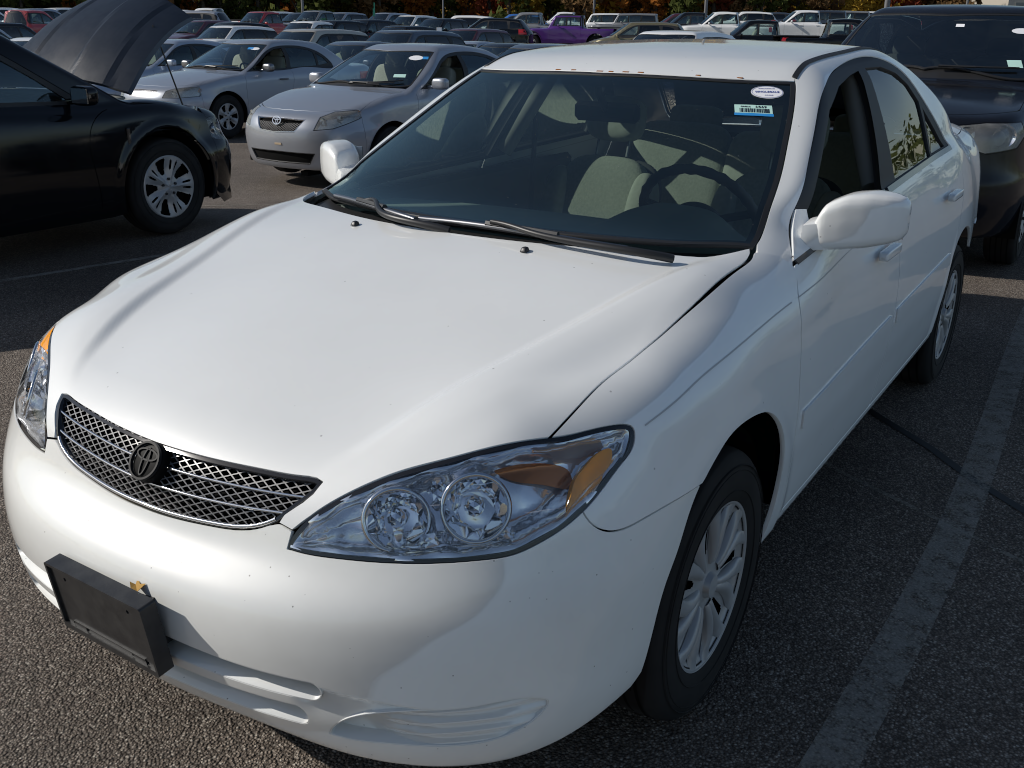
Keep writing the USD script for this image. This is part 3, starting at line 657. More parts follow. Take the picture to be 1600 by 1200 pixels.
qg = surf(hf, DS, poly3(DS, LQ), .04, LQ, off=-.010, flange=0, gap=-.004); lr('quarter_glass', qg, 'side_glass')
fg = surf(hf, DS, poly3(DS, LF), .04, LF, off=-.010, flange=0, gap=-.004); put('front_window_glass', mirror(fg), 'side_glass', hero)

# roof, windscreen, cowl, rear window, boot lid, rear bumper
roof_half = np.vstack([wst[::-1], dit[1:], p3_([(3.42, .56), (3.37, .3), (3.355, 0.)])[1:]])
put('roof', surf(hf, DR, poly3(DR, both(roof_half)), .025, both(roof_half)), 'paint_white', hero)
dl = dit.copy(); dr_ = dit.copy(); dl[:, 1] -= .008; dr_[:, 1] += .008
dm = np.vstack([plan_pts(hf, np.abs(dl[:, :2])), plan_pts(hf, np.abs(dr_[:, :2]))[::-1]])
lr('roof_moulding', surf(hf, DR, poly3(DR, dm), .02, dm, off=.003, flange=.006, gap=0), 'trim_dark')
wsb = p3_([(1.384, .727), (1.33, .66), (1.29, .61), (1.22, .48), (1.165, .3), (1.135, .1), (1.13, 0)])
ws_half = np.vstack([wst[::-1], wss[::-1][1:], wsb[1:]])
ws_loop = both(ws_half); WP = poly3(DW, ws_loop)
wsm = surf(hf, DW, WP, .03, ws_loop, off=-.004, flange=0, gap=.012); put('windscreen', wsm, 'windshield_glass', hero)
put('windscreen_seal', surf(hf, DW, WP.difference(WP.buffer(-.014)), .012, ws_loop, off=-.001, flange=.01, gap=.001), 'trim_dark', hero)
put('windscreen_frit', surf(hf, DW, WP.buffer(-.012).difference(WP.buffer(-.030)), .015, ws_loop, off=-.009, flange=0, gap=0), 'trim_dark', hero)
cow_loop = both(np.vstack([p3_([(x+.012, a) for a, x in COWL][::-1]), p3_([(1.40, .70), (1.34, .64), (1.31, .60), (1.24, .47), (1.185, .3), (1.155, .1), (1.15, 0)])]))
put('cowl_panel', surf(hf, DR, poly3(DR, cow_loop), .02, cow_loop, off=-.030, flange=0, gap=0), 'black_plastic', hero)
rw_half = np.vstack([p3_([(3.355, 0.), (3.37, .3), (3.42, .56)]), bls[1:], p3_([(3.93, .665), (3.975, .4), (3.99, 0.)])[1:]])
put('rear_window', surf(hf, DR, poly3(DR, both(rw_half)), .05, both(rw_half), off=-.004, flange=0, gap=.012), 'side_glass', hero)
put('rear_window_seal', surf(hf, DR, poly3(DR, both(rw_half)).difference(poly3(DR, both(rw_half)).buffer(-.02)), .02, both(rw_half), off=-.001, gap=.001), 'trim_dark', hero)
bt_half = np.vstack([p3_([(3.99, 0.), (3.975, .4), (3.93, .665)]), deck[1:], p3_([(4.60, .66), (4.68, .4), (4.71, 0.)])[1:]])
put('boot_lid', surf(hf, DR, poly3(DR, both(bt_half)), .035, both(bt_half)), 'paint_white', hero)
DT = Cyl(3.9, .3, .8, -1)
bk = []
for th in np.linspace(-1.25, 1.25, 61):
    bk.append(th)
def back_ring(z):
    o = np.array([[3.9+1.6*math.cos(t), 1.6*math.sin(t), z] for t in bk]); d = np.array([[-math.cos(t), -math.sin(t), 0] for t in bk])
    t = cast(hf, o, d, 0., 1.6, 60); ok = ~np.isnan(t); return (o+t[:, None]*d)[ok]
rb_loop = np.vstack([back_ring(.29), back_ring(.64)[::-1]]); put('rear_bumper', surf(hf, DT, poly3(DT, rb_loop), .035, rb_loop), 'paint_white', hero)
rp_loop = np.vstack([back_ring(.645)[8:-8], back_ring(1.0)[8:-8][::-1]]); put('rear_panel', surf(hf, DT, poly3(DT, rp_loop), .05, rp_loop), 'paint_white', hero)
tl = np.vstack([side_pts(hf, [(4.50, .98), (4.58, .96), (4.62, .75), (4.52, .74)])]); lr('tail_lamp', surf(hf, DS, poly3(DS, tl), .03, tl, off=.004), 'red_lamp')

# front bumper with its two slots, ledge and blind fog-lamp recesses
def sdf2(poly, h=.002, pad=.06):
    x0, y0, x1, y1 = poly.bounds; xs = np.arange(x0-pad, x1+pad, h); ys = np.arange(y0-pad, y1+pad, h); X, Y = np.meshgrid(xs, ys, indexing='ij')
    i = shapely.contains_xy(poly, X.ravel(), Y.ravel()).reshape(X.shape)
    s = (ndimage.distance_transform_edt(~i)-ndimage.distance_transform_edt(i))*h; s = ndimage.gaussian_filter(s, 1.0); c = ndimage.spline_filter(s, 3)
    def g(x, y): return ndimage.map_coordinates(c, np.stack([(x-xs[0])/h, (y-ys[0])/h]), order=3, prefilter=False, mode='nearest')
    return g
FOG = spline([(.462, .303), (.478, .330), (.513, .358), (.566, .376), (.624, .382), (.70, .385), (.765, .384), (.784, .367), (.772, .333), (.735, .304), (.674, .293), (.557, .297), (.49, .297), (.462, .303)], 120)
fog_sdf = sdf2(Polygon(FOG).buffer(0))
def bump_f(p):
    x, a, z = p[..., 0], np.abs(p[..., 1]), p[..., 2]
    zcr = np.interp(a, [0, .3, .46, .624, .8], [.445, .438, .424, .388, .388])
    r = .008*sm(zcr-z, 0., .016)*(1-sm(zcr-z, .022, .10))*sm(a, .40, .47)*(1-sm(a, .58, .68))
    return hf(p)+np.where(x < .75, r, 0)
def fogb_f(p):
    a, z = np.abs(p[..., 1]), p[..., 2]; w = .028-.019*sm(a, .50, .66)
    return hf(p)+w-.0075*(np.abs(((z-.296-.02*(a-.6))/.026) % 1-.5)*2)*sm(a, .52, .58)
def pill(aend, zb, zt, n=14):
    zb, zt = np.array(zb), np.array(zt); t = np.linspace(0, 1, 24); a = aend-.02-(aend-.02)*t
    top = [(q, np.interp(q, [0, .15, .46], [zt[1], zt[1], zt[0]])) for q in a]; bot = [(q, np.interp(q, [0, .15, .46], [zb[1], zb[1], zb[0]])) for q in a]
    ze, zs = (top[0][1]+bot[0][1])/2, (top[0][1]-bot[0][1])/2; arc = [(aend-.02+.02*math.cos(q), ze+zs*math.sin(q)) for q in np.linspace(-np.pi/2, np.pi/2, n)]
    return np.array(bot[::-1]+arc[1:-1]+top)
SLOTS = [pill(.468, (.388, .400), (.429, .446)), pill(.432, (.317, .318), (.366, .374))]
def f3raw(az):
    az = np.asarray(az, float); o = np.stack([np.full(len(az), -1.), -az[:, 0], az[:, 1]], -1); d = np.tile([1., 0, 0], (len(az), 1)); t = cast(hf, o, d, 0., 2., 80); return o+t[:, None]*d
slot_loops = [both(f3raw(s_)) for s_ in SLOTS]; fog_loop = f3raw(FOG)
zbot = lambda x: zb(x)+.012
th = np.linspace(-1.60, 1.60, 221)
def nose_ring(zfun, ths):
    """where the body meets a height that depends on x, seen from the axis"""
    o = np.stack([np.full(len(ths), .95), np.zeros(len(ths)), np.full(len(ths), .25)], -1); w = np.stack([-np.cos(ths), np.sin(ths), 0*ths], -1)
    z = np.full(len(ths), .25)
    for _ in range(6):
        o[:, 2] = z; t = cast(hf, o+1.5*w, -w, 0., 1.5, 70); p = o+(1.5-t)[:, None]*w; z = zfun(p[:, 0])
    return p
thmax = math.atan2(.862, .95-.592)
low = nose_ring(zbot, np.linspace(0, -thmax, 90)); low = low[~np.isnan(low).any(1)]
af = arch[:i_ar+1]; af = af[af[:, 2] > low[-1, 2]]
b_half = np.vstack([low, af, seam[::-1], snap(hf, spline(HLOW[:11], h=.01))[::-1][1:], snap(hf, N3([(.131, .366, .676), (.131, .333, .682)])), f3(GRB[3:])[1:]])
bumper_loop = both(b_half); BP = poly3(DB, bumper_loop)
slot_p = [poly3(DB, l) for l in slot_loops]; fog_p = [poly3(DB, fog_loop), poly3(DB, fog_loop*YM)]
put('bumper_cover', surf(bump_f, DB, BP.difference(unary_union(slot_p+fog_p)), .0065, bumper_loop, flange=.010, gap=.0015), 'paint_white_chipped', hero)
for sp, l in list(zip(slot_p, slot_loops))+list(zip(fog_p, [fog_loop, fog_loop*YM])): put('opening_wall', surf(hf, DB, sp.buffer(.0012).difference(sp.buffer(-.0008)), .007, l, off=-.0008, flange=.042, gap=0, minarea=1e-7), 'paint_white_chipped', hero)
for sp, l in zip(slot_p, slot_loops): put('bumper_slot', surf(hf, DB, sp.buffer(.006), .02, l, off=-.040, flange=0, gap=0), 'under_dark', hero)
fgm = surf(fogb_f, DB, fog_p[0].buffer(.004), .007, fog_loop, flange=0, gap=0); lr('fog_lamp_blank', fgm, 'paint_white_chipped')


# grille: recessed lattice, three bright bars, dark frame, emblem
g_half = np.vstack([grb[::-1], grt[::-1][1:]]); G_loop = both(np.vstack([grb[::-1], grt[::-1][1:]]))
GP = poly3(DF, G_loop)
put('grille_frame', surf(hf, DF, GP.difference(GP.buffer(-.008)), .006, G_loop, off=-.002, flange=.03, gap=.001), 'black_gloss', hero)
gx0, gy0, gx1, gy1 = GP.bounds; lines = []
px_, py_ = .0290, .0140
for k in range(-60, 61):
    c = k*px_; L = 1.2
    lines.append(LineString([(c-L*px_, -L*py_), (c+L*px_, L*py_)]).buffer(.00115, cap_style=2)); lines.append(LineString([(c-L*px_, L*py_), (c+L*px_, -L*py_)]).buffer(.00115, cap_style=2))
cy = (gy0+gy1)/2; lat = affinity.translate(unary_union(lines), 0, cy)
allr = [affinity.translate(unary_union([affinity.translate(g_, 0, cy) for g_ in lines]), 0, 0)]
rows = []
for r in range(-7, 8): rows.append(affinity.translate(unary_union(lines), 0, cy+r*py_*2))
LAT = unary_union(rows).intersection(GP.buffer(-.004))
def lattice3(poly, dom, f, off, tref, depth):
    out = []
    for pg in polys(poly):
        if pg.area < 2e-6: continue
        v2, t2 = trimesh.creation.triangulate_polygon(pg, engine='earcut'); v2 = np.asarray(v2)
        F = lambda p: f(p)-off
        tg = NearestNDInterpolator(dom.to2(tref), dom.t(tref))(v2); p = solve(F, dom, v2, tg, .08, 24); n = grad(F, p)
        a, b, c = p[t2[:, 0]], p[t2[:, 1]], p[t2[:, 2]]; fl = (np.cross(b-a, c-a)*n[t2[:, 0]]).sum(1) < 0; t2 = np.array(t2); t2[fl] = t2[fl][:, ::-1]
        vs, fs, ns = [p], [t2], [n]; o = len(p)
        idx = cKDTree(v2)
        for ring in [pg.exterior, *pg.interiors]:
            rc = np.array(ring.coords)[:-1]; i = idx.query(rc)[1]; m = len(i); P, N = p[i], n[i]; j = np.arange(m); jn = (j+1) % m
            w = np.vstack([np.stack([j, jn, jn+m], -1), np.stack([j, jn+m, j+m], -1)]); T = np.roll(P, -1, 0)-P; B = np.cross(T, N); B /= np.linalg.norm(B, axis=1, keepdims=True)+1e-12
            vs.append(np.vstack([P, P-N*depth])); fs.append(w+o); ns.append(np.vstack([B, B])); o += 2*m
        out.append((np.vstack(vs), np.vstack(fs), np.vstack(ns)))
    return cat3(out)
put('grille_mesh', lattice3(LAT, DF, hf, -.014, G_loop, .007), 'grille_grey', hero)
put('grille_backing', surf(hf, DF, GP, .05, G_loop, off=-.035, flange=0, gap=.002), 'under_dark', hero)
def on_front(az): return f3(az)
def bar(az, r, off, name, mt):
    p = np.vstack([(f3(az)*YM)[::-1], f3(az)[1:]]); n = grad(hf, p); put(name, tube(p+n*off, r, 8), mt, hero, smooth=60)
bar([(0, .7215), (.1, .722), (.2, .7235), (.3, .727), (.368, .731)], .0030, -.008, 'grille_bar', 'chrome')
bar([(0, .6865), (.1, .688), (.2, .691), (.28, .696), (.333, .7005)], .0030, -.008, 'grille_bar', 'chrome')
bar([(0, .647), (.112, .6485), (.19, .653), (.26, .662), (.298, .674), (.325, .689)], .0042, -.004, 'grille_bar', 'chrome')
em = f3([(0, .721), (.01, .721)])[:1][0]; en = grad(hf, em[None])[0]; en = en/np.linalg.norm(en)
ez = np.cross(en, [0, 1., 0]); ez /= np.linalg.norm(ez); ez *= np.sign(ez[2]); ey = np.array([0, 1., 0])
def em3(m, h0):
    """mesh in (right, up, out) -> on the grille's centre"""
    v = np.array(m.vertices); w = em+v[:, :1]*(-ey)*-1*-1+v[:, 1:2]*ez+(v[:, 2:]+h0)*en
    r = trimesh.Trimesh(w, m.faces, process=False); return r if r.volume > 0 else trimesh.Trimesh(w, np.array(m.faces)[:, ::-1], process=False)
def ell(rx, ry, w, cx=0, cy=0, n=64):
    a = np.linspace(0, 2*np.pi, n, endpoint=False); return Polygon(np.stack([cx+rx*np.cos(a), cy+ry*np.sin(a)], -1)).difference(Polygon(np.stack([cx+(rx-w)*np.cos(a), cy+(ry-w)*np.sin(a)], -1)))
RX, RY = .0395, .0385
disc = revolve([(.0001, .010), (.030, .0095), (.0375, .006), (.0400, .001), (.041, -.02)], axis='z', n=56)
put('emblem', em3(disc, -.002), 'emblem_black', hero, smooth=50)
emb = stage.GetPrimAtPath(ppath(hero)+'/emblem')
logo = [trimesh.creation.extrude_polygon(ell(RX, RY, .0042), .007), trimesh.creation.extrude_polygon(ell(.0295, .0125, .0034, 0, .0125), .0045), trimesh.creation.extrude_polygon(ell(.0098, .0285, .0032, 0, -.0015), .0045)]
put('emblem_rings', em3(join(logo), .0065), 'emblem_rim', emb, smooth=30)

# plate holder
PL = np.array([(-.024, .158, .519), (-.040, -.158, .534), (-.019, -.158, .378), (-.001, .158, .364)])+[-.012, 0, 0]
pc = PL.mean(0); pu = (PL[0]+PL[1]-PL[2]-PL[3])/2; pu /= np.linalg.norm(pu); pr_ = (PL[1]+PL[2]-PL[0]-PL[3])/2; pr_ /= np.linalg.norm(pr_); po = np.cross(pr_, pu)
if po[0] > 0: po = -po
def plate(ms):
    m = join(ms) if isinstance(ms, list) else ms; v = np.array(m.vertices); w = pc+v[:, :1]*pr_+v[:, 1:2]*pu+v[:, 2:]*po
    r = trimesh.Trimesh(w, m.faces, process=False)
    if r.volume < 0: r.invert()
    return r
outer = box(-.160, -.081, .160, .081).buffer(.0).buffer(-.006).buffer(.006); inner = box(-.1535, -.068, .1535, .0745)
holes = unary_union([Point(x, .052).buffer(.0045) for x in (-.105, .105)]); slots = unary_union([box(x-.028, -.066, x+.028, -.0585) for x in (-.10, .10)])
def zshift(m, z): m.apply_translation([0, 0, z]); return m
ph = put('plate_holder', plate([zshift(trimesh.creation.extrude_polygon(outer.difference(inner), .034), -.034)]), 'plastic_holder', hero, smooth=20)
back = trimesh.creation.extrude_polygon(inner.difference(holes).difference(slots), .004); back.apply_translation([0, 0, -.0095])
core = trimesh.creation.box([.25, .11, .06]); core.apply_translation([0, .005, -.05])
ledge = bx((0, -.0545, -.005), (.24, .002, .005))
tabs = [bx((x, -.063, -.008), (.04, .010, .008)) for x in (-.10, .10)]
put('plate_back', plate([back, core, ledge]+tabs), 'plastic_holder', ph, smooth=20)

# headlights
HP = poly3(DHL, np.vstack([hlin[:-1][::-1], snap(hf, N3([(.447, .706, .828)])), snap(hf, spline(HLOW[:13], h=.01))[0:0], snap(hf, spline(HLOW[12:], h=.008))[::-1][1:], snap(hf, spline(HLOW[:13], h=.01))[::-1][1:]]))
HT = np.vstack([hlin, hlow])
gk = surf(hf, DHL, HP.difference(affinity.translate(HP.buffer(-.0085), 0, 0)), .006, HT, off=-.002, flange=.02, gap=.0008)
lens = surf(hf, DHL, HP.buffer(-.007), .012, HT, off=-.0005, flange=0, gap=0)
hsdf = sdf2(HP, .002, .05)
def in_f(p):
    uv = DHL.to2(p.reshape(-1, 3)); d = -hsdf(uv[:, 0], uv[:, 1]).reshape(p.shape[:-1])
    return hf(p)+.005+.040*sm(d, .004, .060)
hous = surf(lambda p: in_f(p)+.0045*np.sin(p[..., 0]*38+p[..., 2]*30)*np.sin(p[..., 1]*46-p[..., 2]*40+1.), DHL, HP.buffer(-.004), .009, HT, flange=0, gap=0)
def bowl(c3, r, depth, nseg=9, nrad=3, elong=1.0, ang=0., facet=True):
    """a faceted reflector bowl set into the lamp at lens point c3"""
    c = np.array(c3, float)*YM; c = snap(hf, c[None])[0]; e1, e2, d = DHL.e1, DHL.e2, DHL.d
    ang_ = np.linspace(0, 2*np.pi, nseg, endpoint=False)+np.random.default_rng(int(r*1e5)).uniform(-.22, .22, nseg)
    vs, fs = [], []
    for i in range(nrad+1):
        q = i/nrad; ph = (i % 2)*np.pi/nseg if facet else 0
        for a in ang_: vs.append(c+e1*elong*r*q*math.cos(a+ph)+e2*r*q*math.sin(a+ph)+d*(.016+depth*(1-q*q)))
    for i in range(nrad):
        for k in range(nseg):
            a, b = i*nseg+k, i*nseg+(k+1) % nseg; fs += [[a, a+nseg, b+nseg], [a, b+nseg, b]]
    m = trimesh.Trimesh(np.array(vs), np.array(fs), process=False)
    if (np.cross(m.vertices[m.faces[-1][1]]-m.vertices[m.faces[-1][0]], m.vertices[m.faces[-1][2]]-m.vertices[m.faces[-1][0]])*d).sum() > 0: m = trimesh.Trimesh(m.vertices, np.array(m.faces)[:, ::-1], process=False)
    tt = np.linspace(0, 2*np.pi, 48, endpoint=False)
    ring = tube(c+np.outer(np.cos(tt), e1)*elong*r*1.03+np.outer(np.sin(tt), e2)*r*1.03+d*.013, .0045, 7, closed=True)
    if ring.volume < 0: ring.invert()
    bulb = trimesh.creation.icosphere(1, r*.34); bulb.apply_translation(c+d*(.016+depth*.62))
    return m, ring, bulb
bowls = [bowl((.283, .660, .741), .057, .050), bowl((.203, .548, .720), .053, .046, elong=1.05)]
smalls = [bowl((.215, .610, .685), .022, .018, 6, 2), bowl((.25, .60, .775), .020, .016, 6, 2), bowl((.31, .70, .69), .018, .015, 6, 2)]
am_loop = snap(hf, spline(N3([(.398, .773, .714), (.42, .776, .727), (.47, .785, .75), (.533, .791, .778), (.540, .785, .790), (.519, .774, .791), (.48, .768, .777), (.449, .764, .763), (.42, .768, .735), (.398, .773, .714)]), h=.006))
AP = poly3(DHL, am_loop)
amb = surf(hf, DHL, AP, .006, am_loop, off=-.008, flange=.012, gap=0)
cav_loop = snap(hf, spline(N3([(.330, .668, .795), (.38, .70, .796), (.424, .736, .788), (.446, .758, .768), (.438, .765, .748), (.40, .735, .752), (.36, .70, .765), (.33, .672, .79)]), h=.006))
cavm = surf(in_f, DHL, poly3(DHL, cav_loop), .006, cav_loop, off=.006, flange=0, gap=0)
def tm3(m): return np.array(m.vertices), np.array(m.faces)
for sgn in (-1, 1):
    mm = (lambda t: t) if sgn < 0 else mirror
    def fx(t):
        if sgn < 0: return t
        t2 = t.copy(); t2.apply_transform(np.diag([1, -1, 1, 1.])); return t2
    hl = put('headlight', mm(gk), 'black_gloss', hero)
    put('lens', mm(lens), 'lens_glass', hl); put('housing', mm(hous), 'reflector_soft', hl)
    for b_, r_, l_ in bowls:
        q = put('reflector_bowl', fx(b_), 'reflector', hl, smooth=False); put('ring', fx(r_), 'chrome', hl, smooth=60); put('bulb_shield', fx(l_), 'reflector', hl, smooth=False)
    for b_, r_, l_ in smalls: put('reflector_bowl', fx(b_), 'reflector', hl, smooth=False)
    put('side_reflector', mm(amb), 'amber', hl); put('indicator', mm(cavm), 'amber_dark', hl)

# wheels, arches, dark inner body
for sgn in (-1, 1):
    for x in (.935, 3.655):
        w = sub('wheel', hero, (x, sgn*(.772), .322)); wheel_parts(w, sgn, .322, .205, .205, style_petal)
        lin = []
        a = np.linspace(-.25, np.pi+.25, 25)
        arcp = np.stack([np.cos(a)*.362, np.sin(a)*.362], -1)
        vs = np.vstack([np.stack([x+arcp[:, 0], np.full(25, sgn*.48), .335+arcp[:, 1]], -1), np.stack([x+arcp[:, 0], np.full(25, sgn*.835), .335+arcp[:, 1]], -1)])
        fs = [[i, i+1, i+26] for i in range(24)]+[[i, i+26, i+25] for i in range(24)]
        put('wheel_well', join([trimesh.Trimesh(vs, fs, process=False), bx((x, sgn*.47, .50), (.74, .02, .44))]), 'under_dark', hero, smooth=60)
ib = [bx((2.25, 0, .31), (3.9, 1.40, .06)), bx((.60, 0, .50), (.50, .9, .36)), bx((1.12, 0, .68), (.05, 1.36, .56)), bx((4.2, 0, .55), (.8, 1.2, .5)), bx((.33, 0, .62), (.05, 1.0, .2))]
ib += [bx((2.3, s*.80, .50), (1.9, .10, .30)) for s in (-1, 1)]
put('under_body', join(ib), 'under_dark', hero, smooth=False)

# mirrors
def mirror_mesh():
    c = np.array([1.60, -1.015, 1.085])
    pts = []
    # housing: hull of rings along y
    for y, x0, x1, z0, z1 in ((-.812, 1.575, 1.66, .985, 1.058), (-.835, 1.568, 1.70, .980, 1.105), (-.88, 1.585, 1.735, .983, 1.128), (-.93, 1.612, 1.765, .988, 1.133), (-.975, 1.645, 1.785, .998, 1.128), (-1.004, 1.675, 1.79, 1.008, 1.120), (-1.018, 1.70, 1.785, 1.028, 1.104)):
        for k in range(16):
            a = 2*np.pi*k/16; ca, sa = math.cos(a), math.sin(a); e = .5
            pts.append(((x0+x1)/2+(x1-x0)/2*np.sign(ca)*abs(ca)**e, y, (z0+z1)/2+(z1-z0)/2*np.sign(sa)*abs(sa)**e))
    h = trimesh.convex.convex_hull(np.array(pts)); h = h.subdivide().subdivide(); trimesh.smoothing.filter_taubin(h, iterations=14)
    h = trimesh.intersections.slice_mesh_plane(h, [-1, .12, 0], [1.735, -.93, 0], cap=True)
    arm = trimesh.convex.convex_hull(np.array([(1.54, -.79, .980), (1.64, -.79, .985), (1.55, -.79, 1.05), (1.64, -.79, 1.06), (1.60, -.87, .985), (1.70, -.87, .986), (1.60, -.87, 1.06), (1.70, -.87, 1.07)]))
    arm = arm.subdivide().subdivide(); trimesh.smoothing.filter_taubin(arm, iterations=6)
    gl = bx((1.737, -.93, 1.058), (.004, .15, .105))
    return h, arm, gl
hm, am_, gl_ = mirror_mesh()
sail = side_pts(hf, [(1.455, .972), (1.60, 1.02), (1.605, 1.035), (1.62, 1.062), (1.575, 1.062), (1.52, 1.03)]); sail = resample(np.vstack([sail, sail[:1]]), .01)
sl = surf(hf, DS, poly3(DS, side_pts(hf, [(1.45, .976), (1.625, .994), (1.655, 1.07), (1.61, 1.075)])), .02, sail, off=.005, flange=.012, gap=0)
for sgn in (-1, 1):
    def fy(t):
        if sgn < 0: return t
        t2 = t.copy(); t2.apply_transform(np.diag([1, -1, 1, 1.])); return t2
    dm_ = put('door_mirror', fy(join([hm, am_])), 'paint_white', hero, smooth=50); put('mirror_glass', fy(gl_), 'chrome', dm_)
    put('mirror_base', sl if sgn < 0 else mirror(sl), 'paint_white', dm_)
    for xh, zh in ((2.20, .875), (3.30, .905)):
        q = side_pts(hf, [(xh, zh)])[0]
        hd = trimesh.convex.convex_hull(np.vstack([np.array([(dx, dy, dz) for dx in (-.09, .09) for dy in (-.028, 0.) for dz in (-.014, .014)]), [(-.105, -.012, 0), (.105, -.012, 0)]])).subdivide().subdivide()
        trimesh.smoothing.filter_taubin(hd, iterations=4); hd.apply_translation(q+[0, -.012, 0]); cup = bx(q+[0, .004, -.005], (.13, .016, .06), bev=.006)
        h_ = put('door_handle', fy(hd), 'paint_white', hero, smooth=50)

# wipers, washer nozzles
def wiper(blade, arm):
    b = spline(np.array(blade), 24); a = spline(np.array(arm), 24)
    r1 = tube(b, .0085, 8); k = len(b)//2
    hold = tube(np.array([b[8], b[12], b[16]])+[0, 0, .007], .009, 6)
    put('wiper', tube(a, np.linspace(.0065, .011, 24), 8), 'black_plastic', hero, smooth=50); pr = stage.GetPrimAtPath(ppath(hero)+'/'+('wiper' if USED[(ppath(hero), 'wiper')] == 1 else 'wiper_001'))
    put('blade', r1, 'chrome_dull', pr, smooth=50); put('blade_clip', hold, 'black_plastic', pr, smooth=50)
wiper([(1.075, .079, 1.040), (1.085, -.025, 1.042), (1.09, -.143, 1.042), (1.10, -.314, 1.036), (1.125, -.508, 1.026)], [(1.085, -.143, 1.056), (1.082, -.20, 1.054), (1.07, -.27, 1.047), (1.072, -.40, 1.038), (1.10, -.56, 1.028), (1.14, -.62, 1.015)])
wiper([(1.24, .529, 1.033), (1.155, .342, 1.042), (1.105, .226, 1.044), (1.06, .08, 1.040)], [(1.15, .332, 1.052), (1.148, .305, 1.058), (1.09, .235, 1.05), (1.045, .16, 1.043), (1.04, .05, 1.036), (1.06, -.03, 1.024)])
for y in (.258, -.285):
    q = plan_pts(hf, [(1.02, abs(y))])[0]; q[1] = y
    m = trimesh.convex.convex_hull(np.array([(-.010, -.009, 0), (-.010, .009, 0), (.012, -.009, 0), (.012, .009, 0), (-.004, -.007, .011), (-.004, .007, .011), (.011, -.006, .010), (.011, .006, .010), (.004, 0, .0135)])).subdivide().subdivide()
    trimesh.smoothing.filter_taubin(m, iterations=3); m.apply_translation(q); put('washer_nozzle', m, 'black_plastic', hero, smooth=50)

# stickers behind the windscreen's top corner: things of their own would move with the glass, so they are parts
def on_glass(px3, up3, w, h, ang=0.):
    c = np.array(px3); n = grad(hf, c[None])[0]; r = np.cross([0, 0, 1.], n); r /= np.linalg.norm(r); u = np.cross(n, r)
    r, u = math.cos(ang)*r+math.sin(ang)*u, -math.sin(ang)*r+math.cos(ang)*u
    def f(m, off):
        v = np.array(m.vertices); q = c+v[:, :1]*r+v[:, 1:2]*u; q = snap(lambda p: hf(p)+.004-off, q, 3)+v[:, 2:]*n
        t = trimesh.Trimesh(q, m.faces, process=False)
        return t
    return f
def flat(poly, t=.0006): 
    m = trimesh.creation.extrude_polygon(poly, t); return m.subdivide().subdivide() if len(m.faces) < 400 else m
def text(s, h, x, y, bold=True, center=True):
    m = meshkit.text_mesh(s, h, .0005, bold); b = m.bounds; m.apply_translation([x-(b[0][0]+b[1][0])/2 if center else x, y, 0]); return m
g1 = on_glass((1.977, -.520, 1.348), 0, 0, 0)
a = np.linspace(0, 2*np.pi, 60, endpoint=False)
so = put('round_sticker', g1(flat(Polygon(np.stack([.0475*np.cos(a), .0335*np.sin(a)], -1))), .0012), 'sticker_white', hero)
put('sticker_print', g1(join([text('WHOLESALE', .0085, 0, -.0035), flat(ell(.0455, .0315, .0009), .0004), text('VEHICLE AUCTION USE', .003, 0, .0165), text('AS IS SALES', .003, .003, -.0185)]), .0022), 'ink_blue', so)
g2 = on_glass((1.878, -.519, 1.302), 0, 0, 0, ang=-.045)
sb = put('barcode_sticker', g2(flat(box(-.054, -.014, .054, .028)), .0012), 'sticker_mint', hero)
bars = []; x = -.040; rb_ = random.Random(3)
while x < .044:
    w = rb_.choice([.0011, .0011, .0022, .003]); bars.append(flat(box(x, -.011, x+w, .009), .0004)); x += w+rb_.choice([.0011, .0016, .0024])
put('barcode', g2(join(bars+[text('OAG16', .006, -.022, .0145), text('1569', .0095, .022, .0135)]), .0022), 'ink_black', sb)
put('sticker_band', g2(flat(box(-.056, -.027, .056, -.0143)), .0012), 'sticker_blue', sb)

# cabin
DASHZ = lambda x, y: .985-.03*np.clip((x-1.3)/.45, 0, 1)+.075*np.exp(-((y+.37)/.17)**4)*sm(x, 1.35, 1.70)-.02*np.abs(y)**2
gx = np.linspace(1.16, 1.78, 22); gy = np.linspace(-.70, .70, 57); X, Y = np.meshgrid(gx, gy, indexing='ij')
X = X+.22*np.abs(Y)**2.0*(1-(X-1.16)/.62)-.10*np.abs(Y)**2*((X-1.16)/.62); Z = DASHZ(X, Y)
V = np.stack([X, Y, Z], -1).reshape(-1, 3); n1, n2 = X.shape
q = np.array([[i*n2+j, (i+1)*n2+j, (i+1)*n2+j+1, i*n2+j+1] for i in range(n1-1) for j in range(n2-1)]); F = np.vstack([q[:, [0, 1, 2]], q[:, [0, 2, 3]]])
face = [V[(n1-1)*n2+j] for j in range(n2)]; lowf = [p+[.04, 0, -.05] for p in face]; low2 = [np.array([1.74, p[1], .55]) for p in face]
VF = np.vstack([face, lowf, low2]); qf = [[k*n2+j, (k+1)*n2+j, (k+1)*n2+j+1, k*n2+j+1] for k in range(2) for j in range(n2-1)]; qf = np.array(qf)
put('dashboard', trimesh.Trimesh(V, F[:, ::1], process=False), 'dash_plastic', hero, smooth=True)
put('dashboard_face', trimesh.Trimesh(VF, np.vstack([qf[:, [0, 1, 2]], qf[:, [0, 2, 3]]]), process=False), 'dash_dark', hero, smooth=40)
put('defroster_vent', join([bx((1.27, 0, .9905), (.022, .9, .004))]), 'dash_dark', hero)
swc = np.array([1.90, -.37, .965]); swn = np.array([.86, 0, .5]); swn /= np.linalg.norm(swn); sw1 = np.array([0, 1., 0]); sw2 = np.cross(swn, sw1)
tt = np.linspace(0, 2*np.pi, 60, endpoint=False); ringp = swc+.188*(np.outer(np.cos(tt), sw1)+np.outer(np.sin(tt), sw2))
sw = put('steering_wheel', tube(ringp, .0155+.0022*np.cos(tt*24), 9, closed=True), 'dash_dark', hero, smooth=60)
